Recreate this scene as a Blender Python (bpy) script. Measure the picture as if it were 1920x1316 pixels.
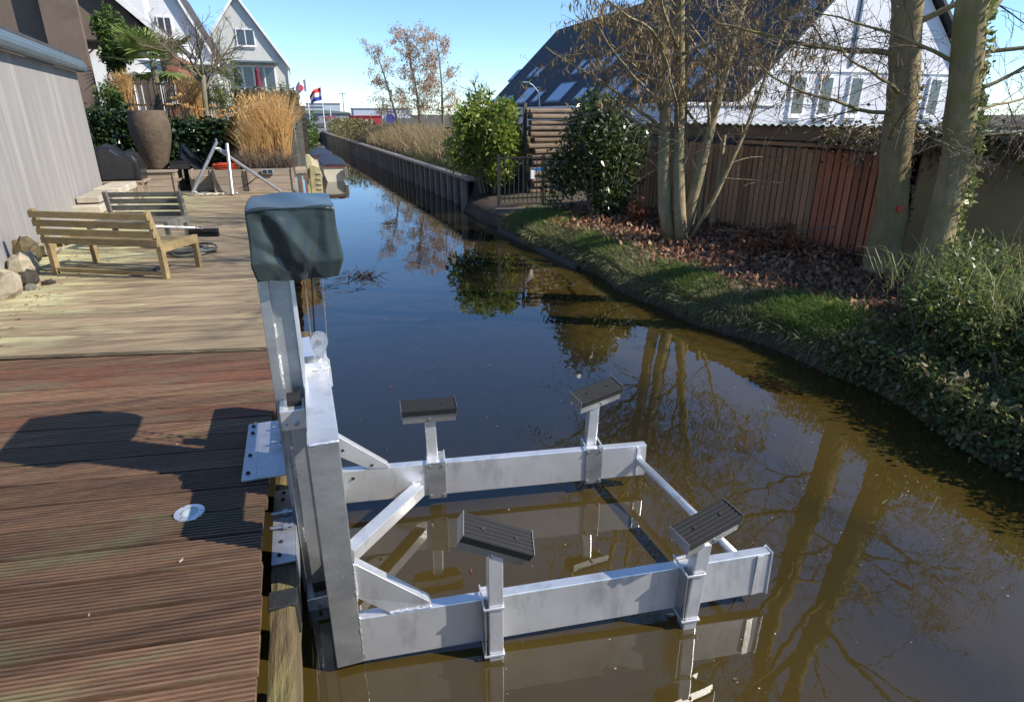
import bpy, math, random
import numpy as np
from mathutils import Vector, Matrix, Quaternion

for o in list(bpy.data.objects):
    bpy.data.objects.remove(o)
SC = bpy.context.scene
COL = SC.collection
R = math.radians

# ------------------------------------------------------------------ camera, sky, sun, exposure
# World frame: X across the canal (right +), Y along the canal (away +), Z up, water surface at z = 0.
cam = bpy.data.cameras.new('Camera')
cam.sensor_fit = 'HORIZONTAL'; cam.sensor_width = 36.0; cam.lens = 21.5625
cam.clip_start = 0.05; cam.clip_end = 4000
camo = bpy.data.objects.new('Camera', cam); COL.objects.link(camo)
camo.location = (0, 0, 2.2)
camo.rotation_euler = (R(90 - 21.07), 0, R(-18.6))
SC.camera = camo

SUN = Vector((1.10, -0.64, 1.0)).normalized()
el = math.asin(SUN.z); rot = math.atan2(SUN.x, SUN.y)
W = bpy.data.worlds.new('World'); SC.world = W; W.use_nodes = True
nt = W.node_tree; nt.nodes.clear()
sky = nt.nodes.new('ShaderNodeTexSky'); sky.sky_type = 'NISHITA'; sky.sun_disc = False
sky.sun_elevation = el; sky.sun_rotation = rot
sky.air_density = 0.85; sky.dust_density = 0.0; sky.ozone_density = 4.0
bg = nt.nodes.new('ShaderNodeBackground'); bg.inputs['Strength'].default_value = 0.125
wo = nt.nodes.new('ShaderNodeOutputWorld')
tint = nt.nodes.new('ShaderNodeMix'); tint.data_type = 'RGBA'; tint.blend_type = 'MULTIPLY'; tint.inputs[0].default_value = 1.0
tint.inputs[7].default_value = (0.82, 0.94, 1.05, 1)
nt.links.new(sky.outputs[0], tint.inputs[6]); nt.links.new(tint.outputs[2], bg.inputs[0]); nt.links.new(bg.outputs[0], wo.inputs[0])
sl = bpy.data.lights.new('Sun', 'SUN'); sl.energy = 4.5; sl.angle = R(0.53); sl.color = (1.0, 0.93, 0.82)
so = bpy.data.objects.new('Sun', sl); COL.objects.link(so)
so.location = (10, -6, 12); so.rotation_euler = SUN.to_track_quat('Z', 'Y').to_euler()
vs = SC.view_settings
vs.view_transform = 'Standard'; vs.look = 'None'; vs.exposure = 0.75; vs.gamma = 1.0; vs.use_curve_mapping = False

# ------------------------------------------------------------------ helpers: materials
def _new(name):
    m = bpy.data.materials.new(name); m.use_nodes = True
    t = m.node_tree; t.nodes.clear()
    out = t.nodes.new('ShaderNodeOutputMaterial')
    return m, t, out

def c4(c): return (c[0], c[1], c[2], 1.0)

def pm(name, c1, c2=None, sc=(5, 5, 5), rough=0.75, rvar=0.15, bump=0.0, bsc=None, metal=0.0, orand=0.0,
       c3=None, c3sc=1.2, c3lo=0.5, c3hi=0.62, c3grad=None, spec=0.5, detail=6, lo=0.3, hi=0.7, coat=0.0, extra=None):
    """two-tone noise material with optional stains (c3), bump and per-object variation"""
    m, t, out = _new(name)
    N, L = t.nodes.new, t.links.new
    p = N('ShaderNodeBsdfPrincipled'); L(p.outputs[0], out.inputs[0])
    tc = N('ShaderNodeTexCoord'); oi = N('ShaderNodeObjectInfo')
    mul = N('ShaderNodeMath'); mul.operation = 'MULTIPLY'; mul.inputs[1].default_value = 37.0
    L(oi.outputs['Random'], mul.inputs[0])
    add = N('ShaderNodeVectorMath'); add.operation = 'ADD'
    L(tc.outputs['Object'], add.inputs[0]); L(mul.outputs[0], add.inputs[1])
    def noise(scale, det=detail):
        mp = N('ShaderNodeMapping'); mp.inputs['Scale'].default_value = scale
        L(add.outputs[0], mp.inputs[0])
        n = N('ShaderNodeTexNoise'); n.inputs['Scale'].default_value = 1.0
        n.inputs['Detail'].default_value = det; n.inputs['Roughness'].default_value = 0.65
        L(mp.outputs[0], n.inputs[0]); return n
    n1 = noise(sc)
    if c2 is None: c2 = tuple(x * 0.7 for x in c1)
    rp = N('ShaderNodeValToRGB')
    rp.color_ramp.elements[0].position = lo; rp.color_ramp.elements[0].color = c4(c2)
    rp.color_ramp.elements[1].position = hi; rp.color_ramp.elements[1].color = c4(c1)
    L(n1.outputs[0], rp.inputs[0]); col = rp.outputs[0]
    if c3 is not None:
        s3 = c3sc if isinstance(c3sc, tuple) else (c3sc,) * 3
        n3 = noise(s3, 8)
        r3 = N('ShaderNodeValToRGB')
        r3.color_ramp.elements[0].position = c3lo; r3.color_ramp.elements[0].color = (0, 0, 0, 1)
        r3.color_ramp.elements[1].position = c3hi; r3.color_ramp.elements[1].color = (1, 1, 1, 1)
        src = n3.outputs[0]
        if c3grad is not None:          # stain spreads from one side: (axis, from, to, amount)
            sp = N('ShaderNodeSeparateXYZ'); L(tc.outputs['Object'], sp.inputs[0])
            gr = N('ShaderNodeMapRange'); gr.inputs[1].default_value = c3grad[1]; gr.inputs[2].default_value = c3grad[2]
            gr.inputs[3].default_value = -c3grad[3]; gr.inputs[4].default_value = c3grad[3]
            L(sp.outputs[c3grad[0]], gr.inputs[0])
            ad = N('ShaderNodeMath'); ad.operation = 'ADD'; L(src, ad.inputs[0]); L(gr.outputs[0], ad.inputs[1]); src = ad.outputs[0]
        L(src, r3.inputs[0])
        mx = N('ShaderNodeMix'); mx.data_type = 'RGBA'
        L(r3.outputs[0], mx.inputs[0]); L(col, mx.inputs[6]); mx.inputs[7].default_value = c4(c3)
        col = mx.outputs[2]
    if orand > 0:
        hs = N('ShaderNodeHueSaturation')
        mr = N('ShaderNodeMapRange'); mr.inputs[3].default_value = 1 - orand; mr.inputs[4].default_value = 1 + orand
        L(oi.outputs['Random'], mr.inputs[0]); L(mr.outputs[0], hs.inputs['Value'])
        L(col, hs.inputs['Color']); col = hs.outputs[0]
    L(col, p.inputs['Base Color'])
    mr2 = N('ShaderNodeMapRange'); mr2.inputs[3].default_value = max(0.02, rough - rvar); mr2.inputs[4].default_value = min(1, rough + rvar)
    L(n1.outputs[0], mr2.inputs[0]); L(mr2.outputs[0], p.inputs['Roughness'])
    p.inputs['Metallic'].default_value = metal
    p.inputs['Specular IOR Level'].default_value = spec
    p.inputs['Coat Weight'].default_value = coat
    if bump > 0:
        nb = noise(bsc or tuple(x * 2.5 for x in sc))
        b = N('ShaderNodeBump'); b.inputs['Strength'].default_value = min(1, bump); b.inputs['Distance'].default_value = 0.02
        L(nb.outputs[0], b.inputs['Height']); L(b.outputs[0], p.inputs['Normal'])
    return m

def lm(name, cols, trans=0.25, rough=0.5, spec=0.4):
    """foliage: colour picked per leaf, some light passes through"""
    m, t, out = _new(name); N, L = t.nodes.new, t.links.new
    g = N('ShaderNodeNewGeometry'); rp = N('ShaderNodeValToRGB')
    e = rp.color_ramp.elements
    while len(e) < len(cols): e.new(0.5)
    for i, c in enumerate(cols):
        e[i].position = i / max(1, len(cols) - 1); e[i].color = c4(c)
    L(g.outputs['Random Per Island'], rp.inputs[0])
    p = N('ShaderNodeBsdfPrincipled'); p.inputs['Roughness'].default_value = rough
    p.inputs['Specular IOR Level'].default_value = spec
    L(rp.outputs[0], p.inputs['Base Color'])
    tr = N('ShaderNodeBsdfTranslucent'); L(rp.outputs[0], tr.inputs[0])
    mx = N('ShaderNodeMixShader'); mx.inputs[0].default_value = trans
    L(p.outputs[0], mx.inputs[1]); L(tr.outputs[0], mx.inputs[2]); L(mx.outputs[0], out.inputs[0])
    return m

def glass(name, c=(0.02, 0.03, 0.04), rough=0.03, spec=0.9):
    m, t, out = _new(name); p = t.nodes.new('ShaderNodeBsdfPrincipled')
    p.inputs['Base Color'].default_value = c4(c); p.inputs['Roughness'].default_value = rough
    p.inputs['Specular IOR Level'].default_value = spec
    t.links.new(p.outputs[0], out.inputs[0]); return m

WX = lambda x: x - 0.65          # water sheet's own origin
WY = lambda y: y - 18.025
def water_mat():
    m, t, out = _new('murky_water'); N, L = t.nodes.new, t.links.new
    p = N('ShaderNodeBsdfPrincipled'); L(p.outputs[0], out.inputs[0])
    tc = N('ShaderNodeTexCoord')
    n0 = N('ShaderNodeTexNoise'); n0.inputs['Scale'].default_value = 0.7; n0.inputs['Detail'].default_value = 4
    L(tc.outputs['Object'], n0.inputs[0])
    # sun and shade put into water colour: brown by lift and bank, dark mid-canal
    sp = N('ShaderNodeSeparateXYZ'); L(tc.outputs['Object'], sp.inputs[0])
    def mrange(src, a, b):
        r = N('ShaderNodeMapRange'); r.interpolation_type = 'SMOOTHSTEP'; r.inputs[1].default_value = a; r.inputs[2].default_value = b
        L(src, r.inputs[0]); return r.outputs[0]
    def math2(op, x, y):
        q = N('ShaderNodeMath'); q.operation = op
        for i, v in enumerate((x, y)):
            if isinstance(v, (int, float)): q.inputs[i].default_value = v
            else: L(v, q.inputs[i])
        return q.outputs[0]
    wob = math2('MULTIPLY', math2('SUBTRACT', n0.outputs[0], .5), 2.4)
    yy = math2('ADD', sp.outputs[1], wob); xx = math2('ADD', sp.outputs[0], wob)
    near = math2('MULTIPLY', mrange(yy, WY(3.9), WY(2.6)), math2('ADD', math2('MULTIPLY', mrange(xx, WX(3.4), WX(1.2)), .7), .3)); lit_shallow = math2('MULTIPLY', mrange(xx, WX(2.2), WX(3.3)), mrange(yy, WY(12.0), WY(8.5)))
    sunlit_brown = math2('MAXIMUM', near, lit_shallow)
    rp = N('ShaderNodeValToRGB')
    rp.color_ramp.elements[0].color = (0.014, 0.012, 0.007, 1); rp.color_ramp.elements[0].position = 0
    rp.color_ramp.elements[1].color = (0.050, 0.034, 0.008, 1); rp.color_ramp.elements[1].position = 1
    L(sunlit_brown, rp.inputs[0]); L(rp.outputs[0], p.inputs['Base Color'])
    p.inputs['Roughness'].default_value = 0.0; p.inputs['IOR'].default_value = 1.72
    p.inputs['Specular IOR Level'].default_value = 0.5
    mp = N('ShaderNodeMapping'); mp.inputs['Scale'].default_value = (1.6, 0.9, 1); L(tc.outputs['Object'], mp.inputs[0])
    n1 = N('ShaderNodeTexNoise'); n1.inputs['Scale'].default_value = 2.2; n1.inputs['Detail'].default_value = 2
    L(mp.outputs[0], n1.inputs[0])
    n2 = N('ShaderNodeTexNoise'); n2.inputs['Scale'].default_value = 14; n2.inputs['Detail'].default_value = 2
    L(mp.outputs[0], n2.inputs[0])
    ad = N('ShaderNodeMath'); ad.operation = 'MULTIPLY_ADD'; ad.inputs[1].default_value = 0.06
    L(n2.outputs[0], ad.inputs[0]); L(n1.outputs[0], ad.inputs[2])
    b = N('ShaderNodeBump'); b.inputs['Strength'].default_value = 0.35; b.inputs['Distance'].default_value = 0.006
    L(ad.outputs[0], b.inputs['Height']); L(b.outputs[0], p.inputs['Normal'])
    return m

# ------------------------------------------------------------------ helpers: meshes
def root_loc(o):
    while o.parent is not None: o = o.parent
    return o.location.copy()

def tag(o, label=None, cat=None, group=None, kind=None):
    if label: o['label'] = label
    if cat: o['category'] = cat
    if group: o['group'] = group
    if kind: o['kind'] = kind
    return o

def thing(name, label, cat, loc, group=None, kind=None):
    o = bpy.data.objects.new(name, None); o.empty_display_size = 0.1
    COL.objects.link(o); o.location = loc
    return tag(o, label, cat, group, kind)

def link_mesh(name, me, mat, parent):
    if mat is not None: me.materials.append(mat)
    o = bpy.data.objects.new(name, me); COL.objects.link(o)
    if parent is not None: o.parent = parent
    return o

class MB:
    def __init__(self): self.v = []; self.f = []
    def add(self, vs, fs):
        b = len(self.v); self.v += [tuple(x) for x in vs]; self.f += [tuple(i + b for i in f) for f in fs]
    def box(self, x0, x1, y0, y1, z0, z1, M=None):
        vs = [Vector((x, y, z)) for z in (z0, z1) for y in (y0, y1) for x in (x0, x1)]
        if M is not None: vs = [M @ q for q in vs]
        self.add(vs, [(0, 2, 3, 1), (4, 5, 7, 6), (0, 1, 5, 4), (2, 6, 7, 3), (0, 4, 6, 2), (1, 3, 7, 5)]); return self
    def beam(self, p, q, w, h, up=(0, 0, 1)):
        p = Vector(p); q = Vector(q); d = (q - p); L = d.length; d.normalize()
        u = Vector(up); s = d.cross(u).normalized(); u = s.cross(d)
        M = Matrix((( s.x, d.x, u.x, p.x), (s.y, d.y, u.y, p.y), (s.z, d.z, u.z, p.z), (0, 0, 0, 1)))
        return self.box(-w / 2, w / 2, 0, L, -h / 2, h / 2, M)
    def tube(self, pts, rad, n=6, cap=True):
        pts = [Vector(p) for p in pts]; k = len(pts)
        if not hasattr(rad, '__len__'): rad = [rad] * k
        b = len(self.v); ref = None
        for i, p in enumerate(pts):
            d = (pts[min(i + 1, k - 1)] - pts[max(i - 1, 0)])
            if d.length < 1e-9: d = Vector((0, 0, 1))
            d.normalize()
            if ref is None: ref = d.orthogonal().normalized()
            ref = (ref - d * ref.dot(d))
            ref = ref.normalized() if ref.length > 1e-6 else d.orthogonal().normalized()
            w = d.cross(ref); r = rad[i]
            for j in range(n):
                a = 2 * math.pi * j / n; q = p + (ref * math.cos(a) + w * math.sin(a)) * r
                self.v.append((q.x, q.y, q.z))
        for i in range(k - 1):
            for j in range(n):
                j2 = (j + 1) % n
                self.f.append((b + i * n + j, b + i * n + j2, b + (i + 1) * n + j2, b + (i + 1) * n + j))
        if cap and n > 2:
            self.f.append(tuple(b + j for j in range(n - 1, -1, -1)))
            self.f.append(tuple(b + (k - 1) * n + j for j in range(n)))
        return self
    def lathe(self, prof, c, n=20, M=None):
        b = len(self.v); k = len(prof); c = Vector(c)
        for r, z in prof:
            for j in range(n):
                a = 2 * math.pi * j / n; q = Vector((r * math.cos(a), r * math.sin(a), z))
                if M is not None: q = M @ q
                q = q + c; self.v.append((q.x, q.y, q.z))
        for i in range(k - 1):
            for j in range(n):
                j2 = (j + 1) % n
                self.f.append((b + i * n + j, b + i * n + j2, b + (i + 1) * n + j2, b + (i + 1) * n + j))
        self.f.append(tuple(b + j for j in range(n - 1, -1, -1)))
        self.f.append(tuple(b + (k - 1) * n + j for j in range(n)))
        return self
    def prism(self, poly, vec):
        n = len(poly); vec = Vector(vec)
        vs = [Vector(p) for p in poly] + [Vector(p) + vec for p in poly]
        fs = [tuple(range(n)), tuple(range(2 * n - 1, n - 1, -1))]
        fs += [(i, i + n, (i + 1) % n + n, (i + 1) % n) for i in range(n)]
        self.add(vs, fs); return self
    def build(self, name, mat, parent=None, smooth=False, bevel=0.0, label=None, cat=None, group=None, kind=None, fixn=True):
        V = np.array(self.v, dtype=float)
        if parent is None:
            lo = V.min(0); hi = V.max(0); org = Vector(((lo[0] + hi[0]) / 2, (lo[1] + hi[1]) / 2, lo[2]))
        else: org = root_loc(parent)
        V = V - np.array(org)
        me = bpy.data.meshes.new(name); me.from_pydata(V.tolist(), [], self.f)
        if fixn:
            import bmesh
            bm = bmesh.new(); bm.from_mesh(me); bmesh.ops.recalc_face_normals(bm, faces=bm.faces); bm.to_mesh(me); bm.free()
        if smooth: me.polygons.foreach_set('use_smooth', [True] * len(me.polygons))
        me.update()
        o = link_mesh(name, me, mat, parent)
        if parent is None: o.location = org
        if bevel > 0:
            md = o.modifiers.new('bevel', 'BEVEL'); md.width = bevel; md.segments = 2; md.limit_method = 'ANGLE'; md.angle_limit = R(40)
        return tag(o, label, cat, group, kind)

def np_mesh(name, V, F, mat, parent=None, smooth=False, label=None, cat=None, group=None, kind=None):
    V = np.asarray(V, float)
    org = np.array(root_loc(parent)) if parent is not None else np.array([V[:, 0].mean(), V[:, 1].mean(), V[:, 2].min()])
    V = V - org
    me = bpy.data.meshes.new(name); k = F.shape[1]
    me.vertices.add(len(V)); me.vertices.foreach_set('co', V.ravel())
    me.loops.add(F.size); me.loops.foreach_set('vertex_index', F.ravel().astype(np.int32))
    me.polygons.add(len(F)); me.polygons.foreach_set('loop_start', np.arange(0, F.size, k, dtype=np.int32))
    me.polygons.foreach_set('loop_total', np.full(len(F), k, dtype=np.int32))
    me.update(calc_edges=True); me.validate()
    if smooth: me.polygons.foreach_set('use_smooth', [True] * len(me.polygons))
    o = link_mesh(name, me, mat, parent)
    if parent is None: o.location = org
    return tag(o, label, cat, group, kind)

def unit(a): return a / np.maximum(1e-9, np.linalg.norm(a, axis=1, keepdims=True))

def leaf_geo(P, size, aspect, rng, bias=(0, 0, 0), var=0.35):
    """one folded quad per point; bias pulls the leaf direction"""
    n = len(P); d = unit(rng.normal(size=(n, 3)) + np.array(bias))
    s = unit(np.cross(d, rng.normal(size=(n, 3)))); nn = np.cross(d, s)
    L = size * (1 + var * rng.uniform(-1, 1, (n, 1))); w = L * aspect
    V = np.stack([P, P + d * L * 0.45 + s * w * 0.5 + nn * w * 0.15, P + d * L, P + d * L * 0.45 - s * w * 0.5 + nn * w * 0.15], 1).reshape(-1, 3)
    return V, np.arange(n * 4).reshape(n, 4)

def leaves(name, P, size, aspect, mat, parent, seed, bias=(0, 0, 0), var=0.35, **kw):
    V, F = leaf_geo(np.asarray(P, float), size, aspect, np.random.default_rng(seed), bias, var)
    return np_mesh(name, V, F, mat, parent, **kw)

def blades(name, P, h, w, mat, parent, seed, lean=0.35, leandir=(0, 0, 0), var=0.5, **kw):
    """grass blades: two-segment bent strips"""
    rng = np.random.default_rng(seed); P = np.asarray(P, float); n = len(P)
    H = h * (1 + var * rng.uniform(-1, 1, (n, 1)))
    a = rng.uniform(0, 2 * np.pi, n); s = np.stack([np.cos(a), np.sin(a), np.zeros(n)], 1)
    b = rng.normal(size=(n, 3)) * lean + np.array(leandir); b[:, 2] = 0
    up = np.array([0, 0, 1.0]); m1 = P + (up + b * 0.45) * H * 0.5; m2 = P + unit(up + b * 1.2) * H
    V = np.stack([P - s * w, P + s * w, m1 + s * w * .7, m1 - s * w * .7, m2], 1).reshape(-1, 3)
    i = np.arange(n)[:, None] * 5
    F = np.concatenate([i + np.array([[0, 1, 2]]), i + np.array([[0, 2, 3]]), i + np.array([[3, 2, 4]])])
    return np_mesh(name, V, F, mat, parent, **kw)

def blob_points(n, c, r, rng, shell=0.55, lumps=9, seedl=0):
    """points spread through an uneven ellipsoidal crown made of lumps"""
    g = np.random.default_rng(seedl + 11); c = np.array(c, float); r = np.array(r, float)
    lc = unit(g.normal(size=(lumps, 3))) * g.uniform(0.35, 0.75, (lumps, 1)); lr = g.uniform(0.3, 0.55, lumps)
    k = rng.integers(0, lumps, n); d = unit(rng.normal(size=(n, 3)))
    q = lc[k] + d * (lr[k] * (shell + (1 - shell) * rng.uniform(0, 1, n)))[:, None]
    return c + q * r

class TreeOpt:
    def __init__(s, **k):
        s.n = (6, 5, 4, 3); s.ratio = (0.5, 0.5, 0.5, 0.5); s.ang = (50, 45, 45, 45); s.up = (0.05, 0.04, 0.02, 0)
        s.wob = 0.12; s.maxl = 3; s.split = 1; s.start = 0.3; s.seg = 0.3; s.rr = 0.5; s.tip = 0.35; s.leafl = 2
        s.__dict__.update(k)

def grow(tr, cr, p, d, L, r, lvl, rng, o, tips, path=None):
    if path is not None:
        pts = [Vector(q) for q in path]
    else:
        n = max(3, int(L / o.seg) + 1); pts = [Vector(p)]; d = Vector(d).normalized()
        for i in range(n):
            d = (d + Vector((rng.uniform(-1, 1), rng.uniform(-1, 1), rng.uniform(-1, 1))) * o.wob + Vector((0, 0, o.up[min(lvl, len(o.up) - 1)]))).normalized()
            pts.append(pts[-1] + d * (L / n))
    k = len(pts); rad = [max(0.0022, r * (1 - (1 - o.tip) * i / (k - 1))) for i in range(k)]
    if lvl == 0 and path is None: rad[0] *= 1.25
    mb = tr if lvl <= o.split else cr
    mb.tube(pts, rad, 9 if r > 0.07 else 5 if r > 0.015 else 3, cap=r > 0.02)
    if lvl >= o.leafl: tips.extend([q for q in pts[1:]])
    if lvl >= o.maxl: return
    nn = o.n[min(lvl, len(o.n) - 1)]
    for j in range(nn):
        t = o.start + (1 - o.start) * (j + rng.random()) / nn if lvl == 0 else 0.15 + 0.85 * (j + rng.random()) / nn
        x = t * (k - 1); i = min(k - 2, int(x)); q = pts[i].lerp(pts[i + 1], x - i)
        dd = (pts[i + 1] - pts[i]).normalized()
        perp = dd.orthogonal().normalized(); perp.rotate(Quaternion(dd, rng.uniform(0, 2 * math.pi)))
        a = R(o.ang[min(lvl, len(o.ang) - 1)] * rng.uniform(0.7, 1.25))
        nd = dd * math.cos(a) + perp * math.sin(a)
        grow(tr, cr, q, nd, L * o.ratio[min(lvl, len(o.ratio) - 1)] * rng.uniform(0.7, 1.2) * (1.15 - 0.5 * t),
             max(0.003, rad[i] * o.rr), lvl + 1, rng, o, tips)
# ------------------------------------------------------------------ materials
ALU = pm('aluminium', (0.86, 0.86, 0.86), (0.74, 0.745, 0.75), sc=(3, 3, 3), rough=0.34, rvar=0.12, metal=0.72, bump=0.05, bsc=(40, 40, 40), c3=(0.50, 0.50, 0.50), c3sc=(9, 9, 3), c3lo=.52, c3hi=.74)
ALUD = pm('dull_shade_aluminium', (0.48, 0.48, 0.47), (0.33, 0.335, 0.335), sc=(4, 4, 9), rough=0.40, rvar=0.12, metal=0.78, bump=0.08, bsc=(60, 60, 60), c3=(0.7, 0.71, 0.72), c3sc=(60, 60, 60), c3lo=.64, c3hi=.7)  # stained aluminium, colour darkened for the dark surroundings its front faces reflect
GALV = pm('galvanised_steel', (0.56, 0.575, 0.60), (0.42, 0.435, 0.46), sc=(14, 14, 14), rough=0.42, rvar=0.15, metal=0.8, bump=0.05)
STEEL = pm('steel_bolt', (0.55, 0.55, 0.55), (0.35, 0.35, 0.35), sc=(30, 30, 30), rough=0.35, metal=0.9)
RUST = pm('dark_bolt_hole', (0.035, 0.025, 0.02), (0.02, 0.015, 0.012), rough=0.8)
RUBBER = pm('black_rubber', (0.018, 0.018, 0.019), (0.010, 0.010, 0.010), sc=(90, 90, 90), spec=.3, rough=0.6, rvar=0.3, c3=(.22, .22, .22), c3sc=(120, 120, 120), c3lo=.71, c3hi=.76, bump=0.25, bsc=(220, 220, 220))
VINYL = pm('grey_green_vinyl', (0.030, 0.042, 0.040), (0.024, 0.034, 0.033), sc=(4, 4, 4), rough=0.30, rvar=0.07, bump=0.12, bsc=(9, 9, 9), spec=0.6)
DECKN = pm('ridged_hardwood', (0.215, 0.120, 0.066), (0.072, 0.041, 0.026), sc=(1.6, 22, 22), rough=0.58, rvar=0.2, bump=0.3, bsc=(3, 80, 80), orand=0.36, c3=(0.15, 0.135, 0.07), c3sc=(1.2, 5, 5), c3lo=.52, c3hi=.68)
DECKR = pm('reddish_hardwood', (0.20, 0.088, 0.048), (0.08, 0.038, 0.024), sc=(1.6, 22, 22), rough=0.55, rvar=0.2, bump=0.3, bsc=(3, 80, 80), orand=0.2, c3=(0.13, 0.10, 0.06), c3sc=(1.4, 4, 4), c3lo=.5, c3hi=.66)
DECKF = pm('weathered_board', (0.36, 0.275, 0.165), (0.13, 0.095, 0.06), sc=(1.3, 14, 14), rough=0.85, bump=0.45, bsc=(2.5, 50, 50), orand=0.2, c3=(0.40, 0.38, 0.21), c3sc=(1.1, 3.0, 1), c3lo=.46, c3hi=.62, c3grad=(0, 0.6, -1.1, .13))
ALGAE = pm('algae_board', (0.42, 0.42, 0.24), (0.23, 0.19, 0.10), sc=(2.2, 9, 9), rough=0.9, bump=0.4, bsc=(4, 40, 40), orand=0.15, c3=(0.48, 0.44, 0.33), c3sc=(1.6, 4, 1), c3lo=.52, c3hi=.62)
OLDWOOD = pm('mossy_timber', (0.16, 0.115, 0.05), (0.045, 0.035, 0.02), sc=(24, 2, 24), rough=0.9, bump=0.8, bsc=(40, 5, 40), c3=(0.15, 0.125, 0.045), c3sc=(6, 2, 6), c3lo=.54, c3hi=.66)
DARKWOOD = pm('wet_dark_timber', (0.05, 0.04, 0.03), (0.02, 0.017, 0.012), sc=(8, 8, 3), rough=0.8, bump=0.5)
TAPE = pm('black_bitumen_strip', (0.012, 0.012, 0.012), (0.03, 0.03, 0.028), sc=(20, 20, 20), rough=0.5, bump=.3)
SOIL = pm('soil', (0.085, 0.060, 0.040), (0.045, 0.032, 0.022), sc=(3, 3, 3), rough=0.95, bump=0.7, bsc=(18, 18, 18), c3=(0.06, 0.075, 0.025), c3sc=0.7, c3lo=.5, c3hi=.65)

# ------------------------------------------------------------------ ground and water
def canal_left(y): return -3.15 if y < 15.25 else (-0.35 if y < 20 else -0.35 + (y - 20) * 0.012)
BANK_Y = [-30, 0, 2.0, 2.8, 3.6, 4.3, 5.4, 6.4, 8.7, 11.6, 14.88]; BANK_X = [4.2, 4.2, 4.22, 4.34, 4.46, 4.32, 4.08, 3.98, 3.90, 3.74, 3.80]
def canal_right(y): return float(np.interp(y, BANK_Y, BANK_X)) if y < 14.9 else 4.0 - (y - 14.9) * 0.030
def build_ground():
    rng = np.random.default_rng(3)
    ys = list(np.arange(-30, -2, 4.0)) + list(np.arange(-2, 14.88, 0.4)) + [14.88, 14.9] + [15.15, 15.24, 15.26] + list(np.arange(15.8, 62, 1.2)) + [66, 66.1, 75, 90, 130, 200, 400, 900, 2500]
    rows = []
    for y in ys:
        xl, xr = canal_left(y), canal_right(y)
        wet = y < 66.05
        zl = 0.5 if y < 15.25 else 0.62
        row = [(x, zl) for x in (-2500, -400, -90, -40, -20, -12, -8, -5.5)] + [(xl - 0.06, zl), (xl, zl - 0.05), (xl + 0.02, -1.0 if wet else 0.7), (0.5 * (xl + xr), -1.0 if wet else 0.8)]
        if y < 14.9:
            e = 0.05 * math.sin(y * 1.7) + 0.05 * math.sin(y * 4.1 + 1)
            row += [(xr - 0.05 + e, -1.0 if wet else .8), (xr + e, 0.06), (xr + 0.12 + e, 0.24), (xr + 0.5 + e, 0.38), (xr + 1.2, 0.44), (xr + 2.4, 0.48), (xr + 4, 0.5)]
        else:
            row += [(xr + 0.06, -1.0 if wet else .8), (xr + 0.08, 0.62), (xr + 0.3, 0.72), (xr + 0.9, 0.95), (xr + 1.8, 1.15), (xr + 3.0, 1.15), (xr + 5, 1.0)]
        row += [(x, 0.6 if y < 60 else 0.8) for x in (14, 22, 40, 90, 400, 2500)]
        rows.append([(x, y, z + (rng.uniform(-.025, .025) if (3.9 < x < 9 and z > 0.2) else 0)) for x, z in row])
    n = len(rows[0]); V = np.array([p for r in rows for p in r])
    F = np.array([(i * n + j, i * n + j + 1, (i + 1) * n + j + 1, (i + 1) * n + j) for i in range(len(rows) - 1) for j in range(n - 1)])
    o = np_mesh('ground', V, F, SOIL, None, smooth=False, kind='structure')
build_ground()
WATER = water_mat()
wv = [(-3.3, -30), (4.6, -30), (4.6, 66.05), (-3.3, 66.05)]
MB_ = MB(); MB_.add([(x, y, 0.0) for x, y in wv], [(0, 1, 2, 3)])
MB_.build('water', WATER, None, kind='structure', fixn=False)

# ------------------------------------------------------------------ deck
deck = thing('deck', None, None, (-1.8, 7.0, 0.55), kind='structure')
rng = random.Random(5)
def ridged_plank(xl, xr, yl0, yl1, yr0, yr1, mat, ridges=9, zt=0.6, zoff=0.0):
    prof = []
    for k in range(ridges):
        a = k / ridges; w = 1.0 / ridges
        prof += [(a + 0.03 * w, -0.012), (a + 0.10 * w, -0.0015), (a + 0.17 * w, 0.0), (a + 0.50 * w, 0.0), (a + 0.57 * w, -0.0015), (a + 0.65 * w, -0.012)]
    m = len(prof); mb = MB(); xs = np.linspace(xl, xr, 7)
    wob = [rng.uniform(-0.0015, 0.0015) for _ in xs]
    for x, wz in zip(xs, wob):
        t = (x - xl) / (xr - xl); y0 = yl0 + (yr0 - yl0) * t; y1 = yl1 + (yr1 - yl1) * t
        for s, h in prof: mb.v.append((x, y0 + (y1 - y0) * s, zt + h + wz + zoff))
        mb.v.append((x, y1, zt - 0.03)); mb.v.append((x, y0, zt - 0.03))
    q = m + 2
    for i in range(len(xs) - 1):
        for j in range(q):
            j2 = (j + 1) % q; mb.f.append((i * q + j, (i + 1) * q + j, (i + 1) * q + j2, i * q + j2))
    mb.f.append(tuple(range(q))); mb.f.append(tuple((len(xs) - 1) * q + j for j in range(q - 1, -1, -1)))
    return mb.build('plank', mat, deck, fixn=True)
XR = -0.302; y = 0.12; XL = -3.12
def slope_at(yy): return 0.127 if yy < 2.3 else 0.127 + (min(yy, 4.54) - 2.3) / 2.24 * 0.10
i = 0
while y < 4.5:
    w = 0.1825; y1 = min(y + w, 4.54)
    g = 0.012
    s0, s1 = slope_at(y), slope_at(y1)
    xr = XR + rng.uniform(-0.008, 0.008) + (0.02 if y > 3.4 else 0) * 1
    ridged_plank(XL, xr, y + s0 * (XR - XL) + g, y1 + s1 * (XR - XL) - g * .2, y + g, y1 - g * .2, DECKR if i in (3, 18, 21, 22) else DECKN, zoff=rng.uniform(-0.002, 0.002))
    y = y1; i += 1
y = 4.552
i = 0
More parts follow.
